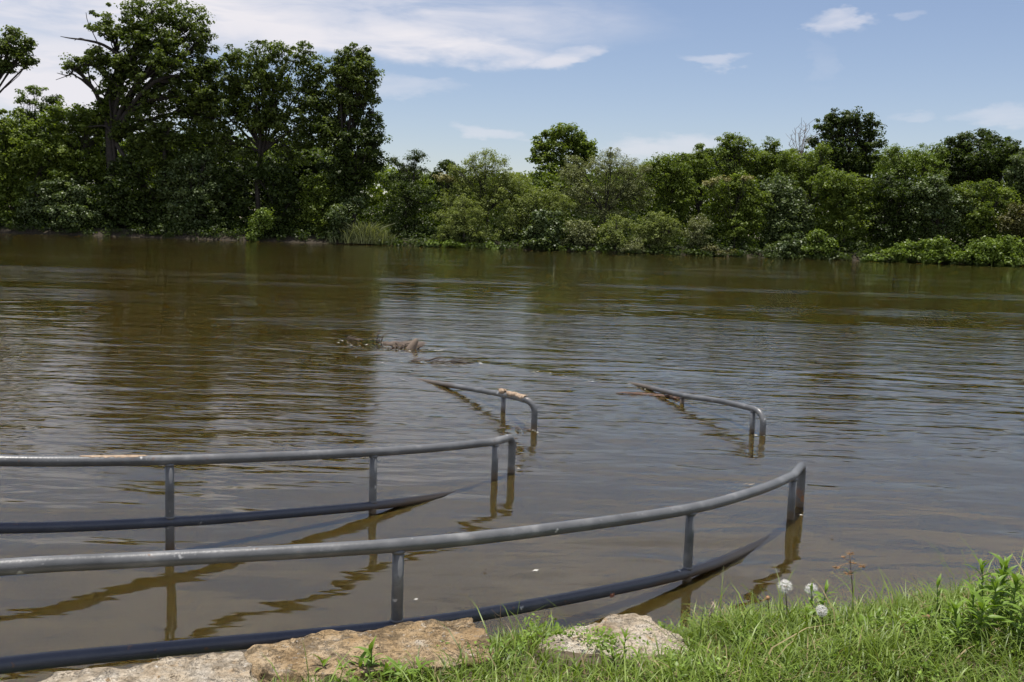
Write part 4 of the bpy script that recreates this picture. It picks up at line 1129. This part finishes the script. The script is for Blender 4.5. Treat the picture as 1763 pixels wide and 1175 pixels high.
def sedge():
    x, y = gp(1470, 1090); z = float(ground_z(np.array(x), np.array(y))); o = np.array([x, y, z]); r = np.random.default_rng(8)
    root = empty('sedge_plant', o); tag(root, 'tall single sedge stalk topped with rusty star shaped heads', 'sedge')
    top = np.array(at_y(1463, 956, y)) - o
    g = Geo(); g.tube(spline([[0, 0, -.02], top*.5+[.004, 0, 0], top], 5), np.linspace(.003, .0016, 11), 6); link('stem', g.mesh('stem'), STEM_R, root)
    for px, py, sz in [(1463, 954, .022), (1440, 978, .020), (1484, 976, .019), (1460, 989, .022), (1470, 970, .012), (1452, 960, .012)]:
        c = np.array(at_y(px, py, y + r.normal()*.02)) - o; s = top*0.90 if py < 985 else top*0.78
        g = Geo(); g.tube(np.array([s, (s+c)/2+[0, 0, .004], c]), [.0012, .001, .001], 5)
        for k in range(16):
            dv = r.normal(size=3); dv[2] = abs(dv[2])*.7 - .15; dv /= np.linalg.norm(dv); e = c + dv*sz*(.7+.5*r.random())
            g.tube(np.array([c, (c+e)/2, e]), [.0012, .0019, .0005], 4)
        link('spikelet', g.mesh('spikelet'), SEDGE, root)
    for k in range(4):
        s = top*0.76; a = k*1.6+.4; e = s + [math.cos(a)*.06, math.sin(a)*.05, .015]
        g = Geo(); g.tube(np.array([s, (s+e)/2+[0, 0, .008], e]), [.0016, .0014, .0004], 4); link('bract', g.mesh('bract'), STEM, root)
sedge()

def brome(label, px, py, base_py, seed, heads):
    r = np.random.default_rng(seed); x, y = gp(px-3, base_py); z = float(ground_z(np.array(x), np.array(y))); o = np.array([x, y, z])
    root = empty('seed_grass', o); tag(root, label, 'grass stalk'); top = np.array(at_y(px, py, y)) - o
    g = Geo(); g.tube(spline([[0, 0, -.02], top*.5+[-.01, 0, 0], top], 5), np.linspace(.0016, .0009, 11), 5); link('stem', g.mesh('stem'), STEM_R, root)
    for hx, hy in heads:
        c = np.array(at_y(hx, hy, y)) - o; g = Geo(); d_ = np.array([.004, 0, .011])
        g.tube(np.array([c-d_*1.6, c-d_*.6, c+d_*.5, c+d_*1.7]), [.001, .0042, .0036, .0006], 6)
        for k in range(5):
            e = c+d_*1.4 + [r.normal()*.006, r.normal()*.004, .012*r.random()]; g.tube(np.array([c+d_*.4, (c+d_*.4+e)/2, e]), [.001, .0008, .0003], 4)
        link('seed_head', g.mesh('seed_head'), PALE_SEED, root)
brome('thin grass stalk with pale drooping seed heads right of the wedge shaped block', 1226, 1038, 1112, 1, [(1226, 1044), (1223, 1056), (1228, 1050)])

def dry_stalks(label, items, seed, name='dry_stalk', mat='dry'):
    r = np.random.default_rng(seed)
    for lab, px, base_py, top_py, lx in items:
        x, y = gp(px, base_py); z = float(ground_z(np.array(x), np.array(y))); h = (base_py-top_py)/F*y
        root = empty(name, (x, y, z)); tag(root, lab, 'dry stalk', 'dry branching stalks by the stones')
        g = Geo(); top = np.array([lx, 0, h]); g.tube(np.array([[0, 0, -.02], top*.5+[.004, 0, 0], top]), [.0011, .001, .0006], 4)
        link('stem', g.mesh('stem'), STEM_R, root)
        for k in range(5):
            t = .5+.5*r.random(); s = top*t; sg = 1 if k % 2 else -1
            e = s + [sg*(.015+.03*r.random()), r.normal()*.015, .012+.03*r.random()]
            g = Geo(); g.tube(np.array([s, (s+e)/2+[0, 0, -.003], e]), [.0008, .0008, .0004], 3); link('branch', g.mesh('branch'), STEM_R, root)
dry_stalks('', [('forked dry stalk standing against the water right of the tan block', 857, 1130, 1014, .004), ('dry stalk close behind the right end of the tan block', 930, 1130, 1060, .01),
                ('dry twiggy stalk in front of the tan block middle', 710, 1180, 1120, .004), ('thin dry stalk over the lower left slab', 250, 1172, 1128, .012),
                ('wispy dry stalk on the lower left slab near the tan block', 150, 1176, 1138, .016), ('wiry dry stalk leaning over the water left of the slim weed', 1560, 1085, 992, .03),
                ('wiry dry stalk between the sedge and the slim weed', 1535, 1088, 1010, -.03), ('dry stalk in front of the wedge shaped block', 1020, 1160, 1100, .01)], 3)

def long_blades():
    items = [('long arching grass blade at the water edge left of the bald stalk', [(1290, 1098), (1282, 1065), (1300, 1042), (1318, 1040)], .004, STEM),
             ('wide pale grass blade bent flat near the bottom edge', [(1575, 1165), (1590, 1145), (1605, 1120)], .006, PALE_SEED),
             ('upright grass blade right of the wedge shaped block', [(1205, 1115), (1206, 1085), (1212, 1045)], .004, STEM),
             ('short green blade in the lower left corner beside the slab', [(6, 1176), (7, 1165), (10, 1148)], .006, STEM)]
    for lb, pix, w, mt in items:
        x, y = gp(*pix[0]); z = float(ground_z(np.array(x), np.array(y))); o = np.array([x, y, z])
        P = spline([np.array(at_y(a, b, y)) - o for a, b in pix], 5); g = Geo()
        g.tube(P, np.linspace(w, w*.15, len(P)), 6, flat=.15)
        tag(link('grass_blade', g.mesh('grass_blade'), mt, None, o), lb, 'grass blade')
long_blades()

def insect():
    y = 4.75; p = np.array(at_y(1054, 1026, y)); root = empty('moth', p); tag(root, 'small brown moth flying in front of the nearest handrail', 'insect')
    g = Geo(); g.tube(np.array([[-.004, 0, -.012], [-.002, 0, -.004], [0, 0, .004], [.001, 0, .010]]), [.0012, .0028, .003, .0012], 8); link('body', g.mesh('body'), BUG, root)
    for s in (-1, 1):
        V = [(0, 0, .006), (s*.010, s*.010, .016), (s*.014, s*.014, .004), (s*.008, s*.009, -.012), (0, 0, -.008), (0, .0008, -.001)]
        me = bpy.data.meshes.new('wing'); me.from_pydata(V, [], [(0, 1, 2, 5), (5, 2, 3, 4)]); link('wing', me, BUG, root)
insect()

print('leaf quads', sum(NLEAF), 'tris', sum(len(o.data.polygons)*2 for o in bpy.data.objects if o.type == 'MESH'))
